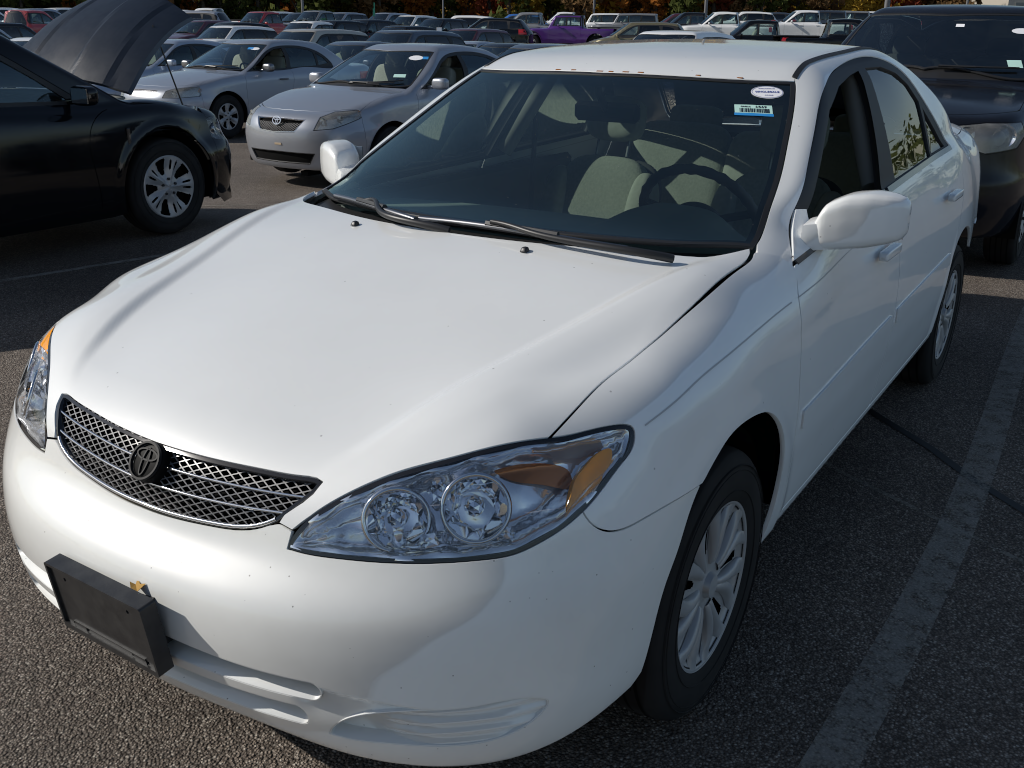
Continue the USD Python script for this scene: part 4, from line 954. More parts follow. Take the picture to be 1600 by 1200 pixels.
hub = trimesh.creation.icosphere(3, 1.0); hub.apply_scale([.045, .085, .075]); hub.apply_transform(rotm(-.53, [0, 1, 0])); hub.apply_translation(swc+swn*-.02)
put('hub', join([hub]+[tube([swc-swn*.02, swc+.182*(math.cos(t)*sw1+math.sin(t)*sw2)], .014, 6) for t in (.25, math.pi-.25, -math.pi/2)]), 'dash_dark', sw, smooth=50)
def cushion(c, s, rot=0., e=.35, n=3):
    m = trimesh.creation.box([1, 1, 1]); 
    for _ in range(4): m = m.subdivide()
    v = m.vertices*2; L = (np.abs(v)**(2/e)).sum(1)**(e/2); m.vertices = v/L[:, None]*np.array(s)/2
    if rot: m.apply_transform(rotm(rot, [0, 1, 0]))
    m.apply_translation(c); return m
for y in (-.37, .37):
    st = put('front_seat', join([cushion((2.30, y, .52), (.54, .50, .16), -.08)]), 'seat_cloth', hero, smooth=True)
    put('backrest', cushion((2.63, y, .77), (.12, .40, .52), .32, .5), 'seat_cloth', st, smooth=True)
    for s in (-1, 1): put('bolster', cushion((2.60, y+s*.195, .74), (.17, .11, .48), .32, .7), 'seat_cloth_plain', st, smooth=True)
    put('headrest', cushion((2.755, y, 1.165), (.11, .25, .18), .2, .6), 'seat_cloth_plain', st, smooth=True)
    put('headrest_post', join([tube([(2.72, y+s*.07, 1.02), (2.755, y+s*.07, 1.14)], .006, 6) for s in (-1, 1)]), 'chrome_dull', st)
    put('seat_back_shell', cushion((2.68, y, .76), (.08, .47, .52), .32, .5), 'seat_dark', st, smooth=True)
put('rear_seat', cushion((3.25, 0, .55), (.55, 1.30, .18), -.1, .3), 'seat_cloth', hero, smooth=True)
rs = stage.GetPrimAtPath(ppath(hero)+'/rear_seat')
for y in (-.42, .42): put('rear_backrest', cushion((3.50, y, .80), (.16, .50, .60), .38, .35), 'seat_cloth', rs, smooth=True)
put('rear_armrest', cushion((3.49, 0, .82), (.16, .34, .52), .38, .4), 'seat_cloth_plain', rs, smooth=True)
for y in (-.40, .40): put('rear_headrest', cushion((3.66, y, 1.11), (.10, .26, .11), .2, .5), 'seat_cloth_plain', rs, smooth=True)
put('parcel_shelf', bx((3.78, 0, 1.045), (.35, 1.24, .02)), 'seat_dark', hero)
for s in (-1, 1):
    put('door_lining', bx((2.2, s*.745, .66), (1.65, .05, .64), bev=.02), 'dash_dark', hero)
    put('belt_strap', tube([(2.66, s*.70, 1.22), (2.62, s*.685, 1.0), (2.55, s*.66, .6)], .012, 6), 'seat_dark', hero)
    pil = side_pts(hf, [(2.45, 1.03), (2.60, 1.38)])*np.array([1, -s, 1.]); 
    put('pillar_lining', tube(np.array([pil[0], (pil[0]+pil[1])/2, pil[1]])+[.02, -s*.055, 0], .035, 8), 'liner_grey', hero, smooth=50)
hl_loop = both(np.vstack([p3_([(2.02, 0.), (2.05, .3), (2.14, .50)]), p3_([(2.14, .50), (2.8, .50), (3.30, .50)])[1:], p3_([(3.30, .50), (3.30, 0)])[1:]]))
put('headliner', surf(hf, DR, poly3(DR, hl_loop), .08, hl_loop, off=-.035, flange=0, gap=0), 'liner_grey', hero)
put('floor_pan', bx((2.3, 0, .36), (2.6, 1.44, .03)), 'seat_dark', hero)
rv = put('rear_view_mirror', bx((1.96, 0.0, 1.262), (.035, .235, .062), bev=.014), 'black_plastic', hero, smooth=40)
put('mirror_stem', tube([(1.95, 0, 1.27), (1.90, 0, 1.325), (1.895, 0, 1.345)], .012, 8), 'black_plastic', rv)
put('mirror_pane', bx((1.979, 0.0, 1.262), (.004, .215, .050)), 'chrome', rv)

# rust along the roof's front edge and a dry leaf caught behind the plate holder
for y in (.18, .12, .02, -.02, -.07, -.12, -.30, -.42):
    xw = float(np.interp(abs(y), [0, .2, .39, .57], [1.93, 1.945, 1.985, 2.07]))+.006; q = plan_pts(hf, [(xw, abs(y))])[0]; q[1] = y
    put('rust_chip', bx(q, (.007, .016+.012*rng.random(), .0022), rotm(-.35, [0, 1, 0]), bev=.0009), 'rust', hero)
lf = np.array([(0, 0, 0), (.012, .008, .004), (.03, .004, .008), (.022, -.004, .003), (.034, -.012, .010), (.014, -.010, .006), (.004, -.018, .009)])
t = thing('dry_leaf', 'small dry yellow leaf lying on top of the black plate holder', 'leaf', (-.012, -.10, .532), 1.2)
put('blade', trimesh.Trimesh(np.vstack([lf, lf+[0, 0, .0008]]), [[0, 1, 3], [1, 2, 3], [0, 3, 5], [3, 4, 5], [0, 5, 6], [7, 10, 8], [8, 10, 9], [7, 12, 10], [10, 12, 11], [7, 13, 12]], process=False), 'dry_leaf', t, smooth=False); put('stalk', tube([(0, 0, 0), (-.012, .004, .002), (-.022, .010, .001)], .0008, 5), 'dry_leaf', t)

# ------------------------------------------------------------------ the lot
def depth_of(x, y): return (x-CAM[0])*math.cos(YAW)+(y-CAM[1])*math.sin(YAW)
_gz = PchipInterpolator([-400, -5, 0, 7.2, 10.5, 15, 28, 40, 50, 60, 67, 90, 120, 400], [0, 0, 0, 0, -.17, -.23, -.40, -.36, -.08, .25, .38, .62, .85, 2.6])
def gz(x, y):
    """the lot dips gently behind the first rows and rises again towards the trees"""
    D = depth_of(x, y); lat = (x-CAM[0])*math.sin(YAW)-(y-CAM[1])*math.cos(YAW)
    return _gz(np.clip(D, -400, 400))+.32*sm(lat, 3., 12.)*sm(D, 18., 40.)
gnd_n = {'t': ('texture_coordinate', {}), 'v': ('voronoi_texture', {'scale': 150., 'randomness': 1.}), 'v2': ('voronoi_texture', {'scale': 230.}), 'sc': ('separate_color', {}),
         'r': ('rgb_ramp', {'ramp': [(0., (.13, .103, .082)), (.30, (.195, .155, .123)), (.58, (.25, .202, .162)), (.82, (.33, .275, .225)), (1., (.54, .475, .40))]}),
         'dr': ('map_range', {'from_min': .15, 'from_max': .62, 'to_min': 1.12, 'to_max': .38, 'clamp': True}), 'mu': ('mix_color', {'blend_type': 'multiply', 'fac': 1.}), 'cb': ('combine_color', {}),
         'n': ('noise_texture', {'scale': .9, 'detail': 5., 'roughness': .6}), 'nr': ('map_range', {'from_min': .3, 'from_max': .7, 'to_min': .66, 'to_max': 1.2, 'clamp': True}), 'cb2': ('combine_color', {}), 'mu2': ('mix_color', {'blend_type': 'multiply', 'fac': 1.}),
         'n3': ('noise_texture', {'scale': .35, 'detail': 3., 'roughness': .55}), 'r3': ('map_range', {'from_min': .35, 'from_max': .65, 'to_min': .80, 'to_max': 1.14, 'clamp': True}), 'mm': ('math', {'math_type': 'multiply'}), 'ms': ('math', {'math_type': 'multiply', 'value2': 1.0}), 'b': ('bump', {'strength': .9, 'distance': .006, 'invert': True}), 'p': ('principled_bsdf', {'roughness': .78, 'specular_ior_level': .35})}
gnd_l = [('t.object', 'v.vector'), ('v.color', 'sc.color'), ('sc.r', 'r.fac'), ('v.distance', 'dr.value'), ('dr.result', 'cb.r'), ('dr.result', 'cb.g'), ('dr.result', 'cb.b'), ('r.color', 'mu.a'), ('cb.color', 'mu.b'),
         ('t.object', 'n.vector'), ('n.fac', 'nr.value'), ('t.object', 'n3.vector'), ('n3.fac', 'r3.value'), ('nr.result', 'mm.value1'), ('r3.result', 'mm.value2'), ('mm.value', 'cb2.r'), ('mm.value', 'cb2.g'), ('mm.value', 'cb2.b'), ('mu.result', 'mu2.a'), ('cb2.color', 'mu2.b'), ('mu2.result', 'p.base_color'),
         ('v.distance', 'b.height'), ('b.normal', 'p.normal')]
mat('asphalt', gnd_n, gnd_l, surface='p.BSDF')
def worn_paint(name, color, cover):
    n = {'t': ('texture_coordinate', {}), 'v': ('voronoi_texture', {'scale': 115.}), 'n': ('noise_texture', {'scale': 14., 'detail': 6., 'roughness': .75}), 'ad': ('math', {'math_type': 'multiply_add', 'value2': -.22}),
         'mr': ('map_range', {'from_min': .30+.3*(1-cover)-.21, 'from_max': .42+.3*(1-cover)-.12, 'to_max': .55, 'clamp': True}), 'd': ('diffuse_bsdf', {'color': color}), 'tr': ('transparent_bsdf', {}), 'm': ('mix_closure', {})}
    return mat(name, n, [('t.object', 'v.vector'), ('t.object', 'n.vector'), ('v.distance', 'ad.value1'), ('n.fac', 'ad.value3'), ('ad.value', 'mr.value'), ('mr.result', 'm.fac'), ('tr.BSDF', 'm.closure1'), ('d.BSDF', 'm.closure2')], surface='m.closure')
worn_paint('line_paint', (.42, .40, .355), .46); worn_paint('line_paint_thin', (.36, .34, .29), .35)
pbr('tar', (.012, .012, .012), .6)
def sheet(name, pts, w, lift, m, label, category):
    p = spline(np.array(pts, float), h=.25) if len(pts) > 2 else np.array(pts, float); t = np.gradient(p, axis=0); t /= np.linalg.norm(t, axis=1, keepdims=True); n = np.stack([-t[:, 1], t[:, 0]], -1)
    w = np.broadcast_to(w, (len(p),))
    a, b = p+n*w[:, None]/2, p-n*w[:, None]/2; V = np.vstack([np.column_stack([a, gz(a[:, 0], a[:, 1])+lift]), np.column_stack([b, gz(b[:, 0], b[:, 1])+lift])]); k = len(p)
    F = np.array([[i, i+k, i+k+1] for i in range(k-1)]+[[i, i+k+1, i+1] for i in range(k-1)])
    return tag(put(name, trimesh.Trimesh(V, F, process=False), m, None, smooth=True), label, category)
def ground_mesh():
    ds = np.r_[-60, -20, np.arange(-5, 30, .5), np.arange(30, 120, 3), 160, 240, 400, 900]
    ls = np.r_[-900, -300, -120, np.arange(-60, 61, 3), 120, 300, 900]
    D, L = np.meshgrid(ds, ls, indexing='ij'); c, s = math.cos(YAW), math.sin(YAW)
    X = CAM[0]+D*c+L*-s; Y = CAM[1]+D*s+L*c; Z = gz(X, Y); n2 = len(ls); V = np.stack([X, Y, Z], -1).reshape(-1, 3)
    q = np.array([[i*n2+j, (i+1)*n2+j, (i+1)*n2+j+1, i*n2+j+1] for i in range(len(ds)-1) for j in range(n2-1)]); return trimesh.Trimesh(V, np.vstack([q[:, [0, 1, 2]], q[:, [0, 2, 3]]]), process=False)
tag(put('asphalt_ground', ground_mesh(), 'asphalt', None, smooth=True), kind='structure')

# ------------------------------------------------------------------ other vehicles: the same kind of shape from a table of measures
def make_spec(**k):
    s = dict(L=4.6, W=1.78, H=1.46, wb=2.65, fo=.95, R=.325, tw=.205, rim=.205, gc=.19, nose=.34, tail=.28, hood0=.74, hood1=.99, deck=1.05, hfx=.22, cowl=1.15, cowlc=.30, wsr=2.0, roof0=2.0, roofE=3.35, bltop=3.4, blbot=4.0, belt=.98, belt2=1.05,
             gh0=.80, gh1=.58, bow=.5, rfk=.09, shk=.11, hz=.82, hw=.72, type='sedan', style=style_five, rake=None, flare=0., ledge=.05)
    s.update(k); return s
def body_fn(s):
    L, hw = s['L'], s['W']/2; n, t = s['nose'], s['tail']
    O = Outline([(0, 0), (.03*n, .2*hw), (.11*n, .42*hw), (.28*n, .62*hw), (.55*n, .79*hw), (1.0*n, .90*hw), (1.7*n, .965*hw), (2.6*n, .99*hw), (L*.35, hw), (L*.6, hw), (L-2.4*t, .99*hw), (L-1.5*t, .96*hw), (L-.9*t, .89*hw), (L-.45*t, .77*hw), (L-.2*t, .58*hw), (L-.06*t, .34*hw), (L, 0)])
    def w(x, a):
        P, qa, qx = O.dist(x, a); front = (1-sm(qx, .4, .9)); back = sm(qx, L-.9, L-.4); return P, front, back
    Gd = Grid2(w, -.35, L+.4, -.05, hw+.35, h=.012)
    g, b0 = s['gc'], s['belt']; hz = s['hz']
    insS = prof([(g-.1, .2), (g, .08), (g+.07, .035), (g+.18, .012), (.55, 0), (.66, .004), (b0-.12, .02), (b0, .05), (b0+.15, .12)])
    insF = prof([(g-.1, .2), (g, .09), (g+.06, .045), ((g+.58)/2, .012), (.52, 0), (.57, .004), (.62, s['ledge']*.4), (.67, s['ledge']), (hz, s['ledge']+.05), (hz+.15, s['ledge']+.17)] if s['type'] != 'box' else [(g-.1, .12), (g, .05), (g+.1, .02), (.5, 0), (.66, .01), (.75, .03), (s['hood0'], .04), (1.2, .06)])
    insB = prof([(g-.1, .2), (g, .07), (g+.12, .02), (.5, 0), (.62, .01), (.7, .04), (b0, .07), (1.2, .16)] if s['type'] in ('sedan',) else [(g-.1, .15), (g, .05), (g+.12, .02), (.5, 0), (.65, .02), (b0, .04), (1.3, .08)])
    zt = prof([(-.2, s['hood0']-.12), (.02, s['hood0']-.05), (s['hfx'], s['hood0']), (s['hfx']+.35, s['hood0']+.52*(s['hood1']-s['hood0'])), (s['cowl'], s['hood1']), (s['cowl']+.35, s['belt']+.04), (L*.55, s['belt2']+.01), (s['blbot']-.1, s['deck']), (L-.12, s['deck']-.01), (L+.2, s['deck']-.10)], .12)
    cr = .075
    GS = prof([(b0-.1, s['gh0']+.02), (b0, s['gh0']), ((b0+s['H'])/2, .62*s['gh0']+.38*s['gh1']), (s['H']-.1, s['gh1']), (s['H']+.1, s['gh1']-.12)], .1)
    H = s['H']; rx0, rx1 = s['wsr'], s['roofE']
    RF = prof([(rx0-.8, H-.30), (rx0, H-.055), (rx0+.35, H-.008), ((rx0+rx1)/2, H), (rx1, H-s.get('rdrop', .05)), (rx1+.5, H-s.get('rdrop', .05)-.10)], .15)
    sl = (s['wsr']-s['cowl']+.08)/(H-.055-s['hood1']+.0); zb0 = s['hood1']-.03
    sb = (s['blbot']-s['bltop'])/(H-s.get('rdrop', .05)-s['deck']+.01)
    xe = s.get('cab_end')
    def f(p):
        x, a, z = p[..., 0], np.abs(p[..., 1]), p[..., 2]
        P, fr, bk = Gd(x, a); fs = P+fr*insF(z)+bk*insB(z)+(1-fr-bk)*insS(z)
        low = smax(smax(fs, (z-zt(x)+cr*a*a)*.95, s['shk']), g-z, .04)
        u = smax((a-GS(z)-.0*x)*.92, (z-RF(x)+.06*a*a)*.97, s['rfk'])
        fw = (s['cowl']-.08+(z-zb0)*sl+s['bow']*a*a-x)/math.hypot(1, sl); u = smax(u, fw, .04)
        fb = (x-s['blbot']+(z-s['deck'])*sb+.25*a*a)/math.hypot(1, sb); u = smax(smax(u, fb, .05), b0-.15-z, .02)
        return smin(low, u, .03)
    return f
def rad_pts(f, xa, tz, R=1.6, sgn=1):
    """points found from a vertical axis: tz = (angle, height)"""
    tz = np.asarray(tz, float); w = np.stack([-sgn*np.cos(tz[:, 0]), -np.sin(tz[:, 0]), 0*tz[:, 0]], -1); o = np.stack([np.full(len(tz), xa), 0*tz[:, 0], tz[:, 1]], -1)
    t = cast(f, o+R*w, -w, 0., R, 60); ok = ~np.isnan(t); return (o+(R-t)[:, None]*w)[ok]
def car_parts(s, res=.03, fine=True):
    """list of (part name, mesh, material key, parent part or None, side)"""
    f = body_fn(s); out = []; L, hw = s['L'], s['W']/2; g = s['gc']+.012; H = s['H']
    D1, DTOP = Par((.15, .85, -.50)), Par((0, 0, -1)); DWS = Par((.8, 0, -.7)); XA = 1.15; DFR = Cyl(XA, .25, 1.0); XB = L-1.15; DRE = Cyl(XB, .2, 1.0, -1)
    sp = lambda q, h=.04: side_pts(f, spline(np.array(q, float), h=h)); pp = lambda q, h=.04: plan_pts(f, spline(np.array(q, float), h=h), H+.5)
    def add(name, m, mt, both_sides=False, parent=None):
        if m is None: return
        out.append((name, m, mt, parent))
        if both_sides: out.append((name, mirror(m), mt, parent))
    xs, xr = s.get('xs', .52), L-.5; hz = s['hz']
    ah = s['hw']                                                    # half width of the hood at its rear edge
    hood_e = pp([(s['hfx'], .0), (s['hfx']+.02, .3*hw), (s['hfx']+.09, .55*hw), (s['hfx']+.24, .78*hw), (xs+.02, .845*hw)]) if s['type'] != 'box' else pp([(s['hfx'], 0), (s['hfx'], .4*hw), (s['hfx']+.02, .70*hw), (s['hfx']+.08, .80*hw)])
    gapc = pp([tuple(np.r_[hood_e[-1, 0], abs(hood_e[-1, 1])]), (s['cowl']*.6+xs*.4, ah*.5+.84*hw*.5), (s['cowl']+s['cowlc']*.8, ah)])
    cowl = pp([(s['cowl']+s['cowlc']*.8, ah), (s['cowl']+.35*s['cowlc'], .62*ah), (s['cowl']+.08*s['cowlc'], .3*ah), (s['cowl'], 0)])
    hood = np.vstack([hood_e, gapc[1:], cowl[1:]])
    if not s.get('no_hood'): add('hood', surf(f, Par((.3, 0, -1)), poly3(Par((.3, 0, -1)), both(hood)), res, both(hood), gap=.004), 'P')
    wx0, wa0 = s['cowl']+s['cowlc']+.03, ah+.005; wx1, wa1 = s['wsr']+.16, s['gh1']-.03
    wss = pp([(wx0, wa0), ((wx0+wx1)/2, (wa0+wa1)/2+.015), (wx1, wa1)]); wst = pp([(wx1, wa1), (s['wsr']+.07, .6*wa1), (s['wsr'], 0)]); wsb = pp([(wx0, wa0), (s['cowl']+.5*s['cowlc'], .62*wa0), (s['cowl']+.10+.1*s['cowlc'], .3*wa0), (s['cowl']+.09, 0)])
    wl = both(np.vstack([wst[::-1], wss[::-1][1:], wsb[1:]])); WP = poly3(DWS, wl)
    add('windscreen', surf(f, DWS, WP, res*2, wl, off=-.004, flange=0, gap=.012), 'G'); add('windscreen_seal', surf(f, DWS, WP.difference(WP.buffer(-.02)), res, wl, off=-.001, gap=.002), 'trim_dark')
    cw = both(np.vstack([cowl[::-1], (wsb+[.03, 0, 0])[0:0], pp([(s['cowl']+.11, 0), (s['cowl']+.12+.1*s['cowlc'], .3*ah), (s['cowl']+.12+.5*s['cowlc'], .62*ah), (s['cowl']+s['cowlc']+.02, ah*.98)])])[::1]) if fine else None
    if fine: 
        cwl = np.vstack([cowl[::-1], pp([(s['cowl']+s['cowlc']+.02, ah*.98), (s['cowl']+.14+.5*s['cowlc'], .62*ah), (s['cowl']+.14+.1*s['cowlc'], .3*ah), (s['cowl']+.13, 0)])]); cwl = both(cwl)
        add('cowl_panel', surf(f, DTOP, poly3(DTOP, cwl), .04, cwl, off=-.02, flange=0, gap=0), 'black_plastic')
    rfe = [(wx1, wa1), ((s['wsr']+s['roofE'])/2, s['gh1']-.02), (s['bltop']+.02, s['gh1']-.03)]
    rfc = pp(rfe); rb = pp([(s['bltop']+.02, s['gh1']-.03), (s['bltop']-.03, .3), (s['bltop']-.04, 0)])
    rl = both(np.vstack([wst[::-1], rfc[1:], rb[1:]])); add('roof', surf(f, DTOP, poly3(DTOP, rl), res*1.5, rl, gap=.004), s.get('roofP', 'P'))
    bw = min(s['gh1']+.06, s['gh0']-.1); bs = pp([(s['bltop']+.02, s['gh1']-.03), ((s['bltop']+s['blbot'])/2, (s['gh1']+bw)/2-.02), (s['blbot']-.04, bw)])
    bb = pp([(s['blbot']-.04, bw), (s['blbot'], .3), (s['blbot']+.005, 0)]); bl = both(np.vstack([rb[::-1], bs[1:], bb[1:]])); DBK = Par((-.8, 0, -.6))
    BPo = poly3(DBK, bl); add('rear_window', surf(f, DBK, BPo.buffer(-.03), res*2, bl, off=-.004, flange=0, gap=0), 'tinted_glass' if s['type'] != 'sedan' else 'G'); add('rear_window_frame', surf(f, DBK, BPo.difference(BPo.buffer(-.032)), res*1.5, bl), 'P' if s['type'] != 'sedan' else 'trim_dark')
    if s['type'] == 'sedan':
        ad = .80*s['gh0']; dk = pp([(s['blbot']-.04, bw), (s['blbot']+.12, ad), (L-.30, ad*.95)]); de = pp([(L-.30, ad*.95), (L-.16, .4), (L-.13, 0)]); dl_ = both(np.vstack([bb[::-1], dk[1:], de[1:]])); add('boot_lid', surf(f, DTOP, poly3(DTOP, dl_), res*1.5, dl_), 'P')
    else: dk = bs[-1:]; de = None
    # nose
    th_s = math.atan2(hw*.965, XA-xs)
    lowr = rad_pts(f, XA, [(t, g) for t in np.linspace(0, th_s, 40)]); edge = sp([(xs, g+.015), (xs, .5), (xs, hz-.10), (xs+.02, hz+.01)])
    a_top = np.vstack([edge[-1:], hood_e[::-1][1:]]); nose = np.vstack([lowr[:-1], edge, hood_e[::-1]]); nl = both(nose); NP = poly3(DFR, nl)
    feats = []
    def fz(pl): return rad_pts(f, XA, resample(np.vstack([pl, pl[:1]]), .02))
    cuts = []
    for nm, pl, mt, off, bothl in s.get('face', []):
        l = fz(np.array(pl, float)); l = l if not bothl else l
        p_ = poly3(DFR, l); lm = l*YM; pm = poly3(DFR, lm); cuts += [p_, pm] if bothl else [p_]
        if nm.startswith('headlight'):
            add('headlight', surf(f, DFR, p_.difference(p_.buffer(-.006)), res*.6, l, off=-.002, flange=.02, gap=.001), 'black_gloss', True)
            add('lens', surf(f, DFR, p_.buffer(-.005), res*.8, l, off=-.001, flange=0, gap=0), mt, True)
            add('housing', surf(lambda p: f(p)+.035, DFR, p_.buffer(-.002), res*.8, l, flange=0, gap=0), 'reflector' if s.get('bright_lamp', True) else 'chrome_dull', True)
            add('lamp_side', surf(f, DFR, p_.difference(p_.buffer(-.003)), res*.6, l, off=-.003, flange=.035, gap=0), 'black_plastic', True)
            for (t0, z0, r0, m0) in s.get('lamps', []):
                c = rad_pts(f, XA, [(t0, z0)])[0]; n = grad(f, c[None])[0]; vw = -np.array([math.cos(t0*.6), math.sin(t0*.6), 0]); rings = []
                u1 = np.cross(vw, [0, 0, 1.]); u2 = np.array([0, 0, 1.]); tt = np.linspace(0, 2*np.pi, 20, endpoint=False)
                V = [c-vw*.060]+[c-vw*(.014+.046*(1-q*q))+r0*q*(math.cos(k)*u1+math.sin(k)*u2) for q in (.5, 1.) for k in tt]
                F = [[0, 1+(k+1) % 20, 1+k] for k in range(20)]+[[1+k, 1+(k+1) % 20, 21+(k+1) % 20] for k in range(20)]+[[1+k, 21+(k+1) % 20, 21+k] for k in range(20)]
                mm = trimesh.Trimesh(np.array(V), np.array(F), process=False); v_, f_, n_ = meshkit.arrays(mm, True); 
                if (n_[0]*vw).sum() < 0: f_ = f_[:, ::-1]; n_ = -n_
                add('reflector_bowl', (v_, f_, n_), m0, True)
        elif nm == 'grille' and fine:
            add('grille_frame', surf(f, DFR, p_.difference(p_.buffer(-.006)), res*.5, l, off=-.0, flange=.03, gap=.001), s.get('gframe', 'black_gloss'), bothl)
            add('grille_backing', surf(f, DFR, p_, res*2, l, off=-.035, flange=0, gap=0), 'under_dark', bothl)
            x0, y0, x1, y1 = p_.bounds; gs = []; px, pz = .035, .022
            for i in range(int((x1-x0)/px)+3):
                for j in range(int((y1-y0)/pz)+3):
                    cx, cy = x0+i*px+(j % 2)*px/2, y0+j*pz*.5*2/2
                    gs.append(LineString([(cx-px/2, cy), (cx, cy+pz/2), (cx+px/2, cy), (cx, cy-pz/2), (cx-px/2, cy)]).buffer(.0011, cap_style=2, join_style=2))
            lt = unary_union(gs).intersection(p_.buffer(-.004)); add('grille_mesh', lattice3(lt, DFR, f, -.014, l, .006), mt, bothl)
        else:
            add(nm, surf(f, DFR, p_, res, l, off=off, flange=.0, gap=.002), mt, bothl)
            if off < -.004: add(nm+'_lip', surf(f, DFR, p_.buffer(.004).difference(p_.buffer(-.004)), res*.6, l, off=.001, flange=-off, gap=0), mt if mt != 'under_dark' else 'black_plastic', bothl)
    add('front_bumper', surf(f, DFR, NP.difference(unary_union(cuts)) if cuts else NP, res, nl, gap=.003, flange=.03), 'P')
    # flank
    R = s['R']; ax0, ax1 = s['fo'], s['fo']+s['wb']; ar = R+s.get('archgap', .055)
    def arc(xc, rev=False):
        a0 = math.asin(np.clip((g+.02-R)/ar, -1, 1)); t = np.linspace(np.pi-a0, a0, 36); return side_pts(f, np.stack([xc+ar*np.cos(t), R+ar*np.sin(t)], -1))
    zr = s['deck']-.06 if s['type'] == 'sedan' else s['belt2']
    rear = sp([(xr, g+.02), (xr, .6), (xr, zr-.08)]) if s['type'] == 'sedan' else sp([(xr+.1, g+.02), (xr+.12, .6), (min(xr+.2, L-.22), s['belt2'])])
    if s['type'] == 'sedan': top = np.vstack([dk[::-1], bs[::-1][1:], rfc[::-1][1:], wss[::-1][1:], gapc[::-1]])
    else: top = np.vstack([bs[::-1], rfc[::-1][1:], wss[::-1][1:], gapc[::-1]])
    sl_ = sp([(ax0+ar+.05, g+.02), (ax1-ar-.05, g+.02)], .1)
    side = np.vstack([edge[:1], arc(ax0), sl_, arc(ax1), rear, top, edge[::-1][:-1]])
    S = poly3(D1, side); lines = []
    for gl in s.get('gaps', []): lines.append(LineString(D1.to2(sp(gl))).buffer(.003, cap_style=2))
    dlo = sp(s['dlo']+[s['dlo'][0]], .03) if not s.get('dlo_lin') else side_pts(f, resample(np.array(s['dlo']+[s['dlo'][0]], float), .04)); DL = poly3(D1, dlo); glasses = []
    for q in s['glass']:
        gl = side_pts(f, resample(np.array(q+[q[0]], float), .05)); glasses.append((poly3(D1, gl), gl))
    body = S.difference(DL.buffer(.001))
    if lines: body = body.difference(unary_union(lines))
    nm = {0: 'fender', 1: 'front_door', 2: 'rear_door', 3: 'body_side'}; gx_ = [np.mean([q[0] for q in gl]) for gl in s.get('gaps', [])]
    pieces = polys(body.buffer(0))
    fl = (lambda p: f(p)-s['flare']*(sm(np.hypot(p[..., 0]-ax0, p[..., 2]-R), ar+.09, ar+.01)+sm(np.hypot(p[..., 0]-ax1, p[..., 2]-R), ar+.09, ar+.01))) if s['flare'] else f
    for p_ in sorted(pieces, key=lambda q: q.area, reverse=True)[:6]:
        if p_.area < .004: continue
        m = surf(fl, D1, p_, res, side, gap=0); 
        if m is None: continue
        zc_ = m[0][:, 2].max(); xc = m[0][:, 0].mean(); dx_ = m[0][:, 0]
        k = 'body_side' if zc_ > H-.12 or not gx_ else ('fender' if dx_.max() < gx_[0]+.25 else ('front_door' if xc < gx_[min(1, len(gx_)-1)] else 'rear_door'))
        add(k, m, 'P', True)
    add('window_frame', surf(f, D1, DL.difference(unary_union([q[0] for q in glasses])), res, dlo, off=-.003, flange=.02, gap=.001), s.get('dlo_mat', 'trim_dark'), True)
    for i, (q, gl) in enumerate(glasses):
        if i in s.get('open', []): continue
        add('side_window', surf(f, D1, q, res*2, gl, off=-.010, flange=0, gap=-.004), s.get('sideG', 'G') if i < s.get('clear', 9) else 'tinted_glass', True)
    # tail
    rr = [(t, g) for t in np.linspace(-1.15, 1.15, 40)]; lo = rad_pts(f, XB, rr, sgn=-1); ztop = (s['deck']-.03) if s['type'] == 'sedan' else s['belt2']+.02
    hi = rad_pts(f, XB, [(t, ztop) for t in np.linspace(-1.15, 1.15, 40)], sgn=-1); tl = np.vstack([lo, hi[::-1]]); add('rear_panel', surf(f, DRE, poly3(DRE, tl), res*1.6, tl), 'P')
    for q in s.get('tails', [[(.75, .72), (1.1, .74), (1.08, .92), (.72, .92)]]):
        l = rad_pts(f, XB, q, sgn=-1); add('tail_lamp', surf(f, DRE, poly3(DRE, l), res, l, off=.005), 'red_lamp', True)
    return out, f
def tube3(p, r, n=6, smooth=60): return meshkit.arrays(tube(p, r, n), smooth)
CARCACHE = {}
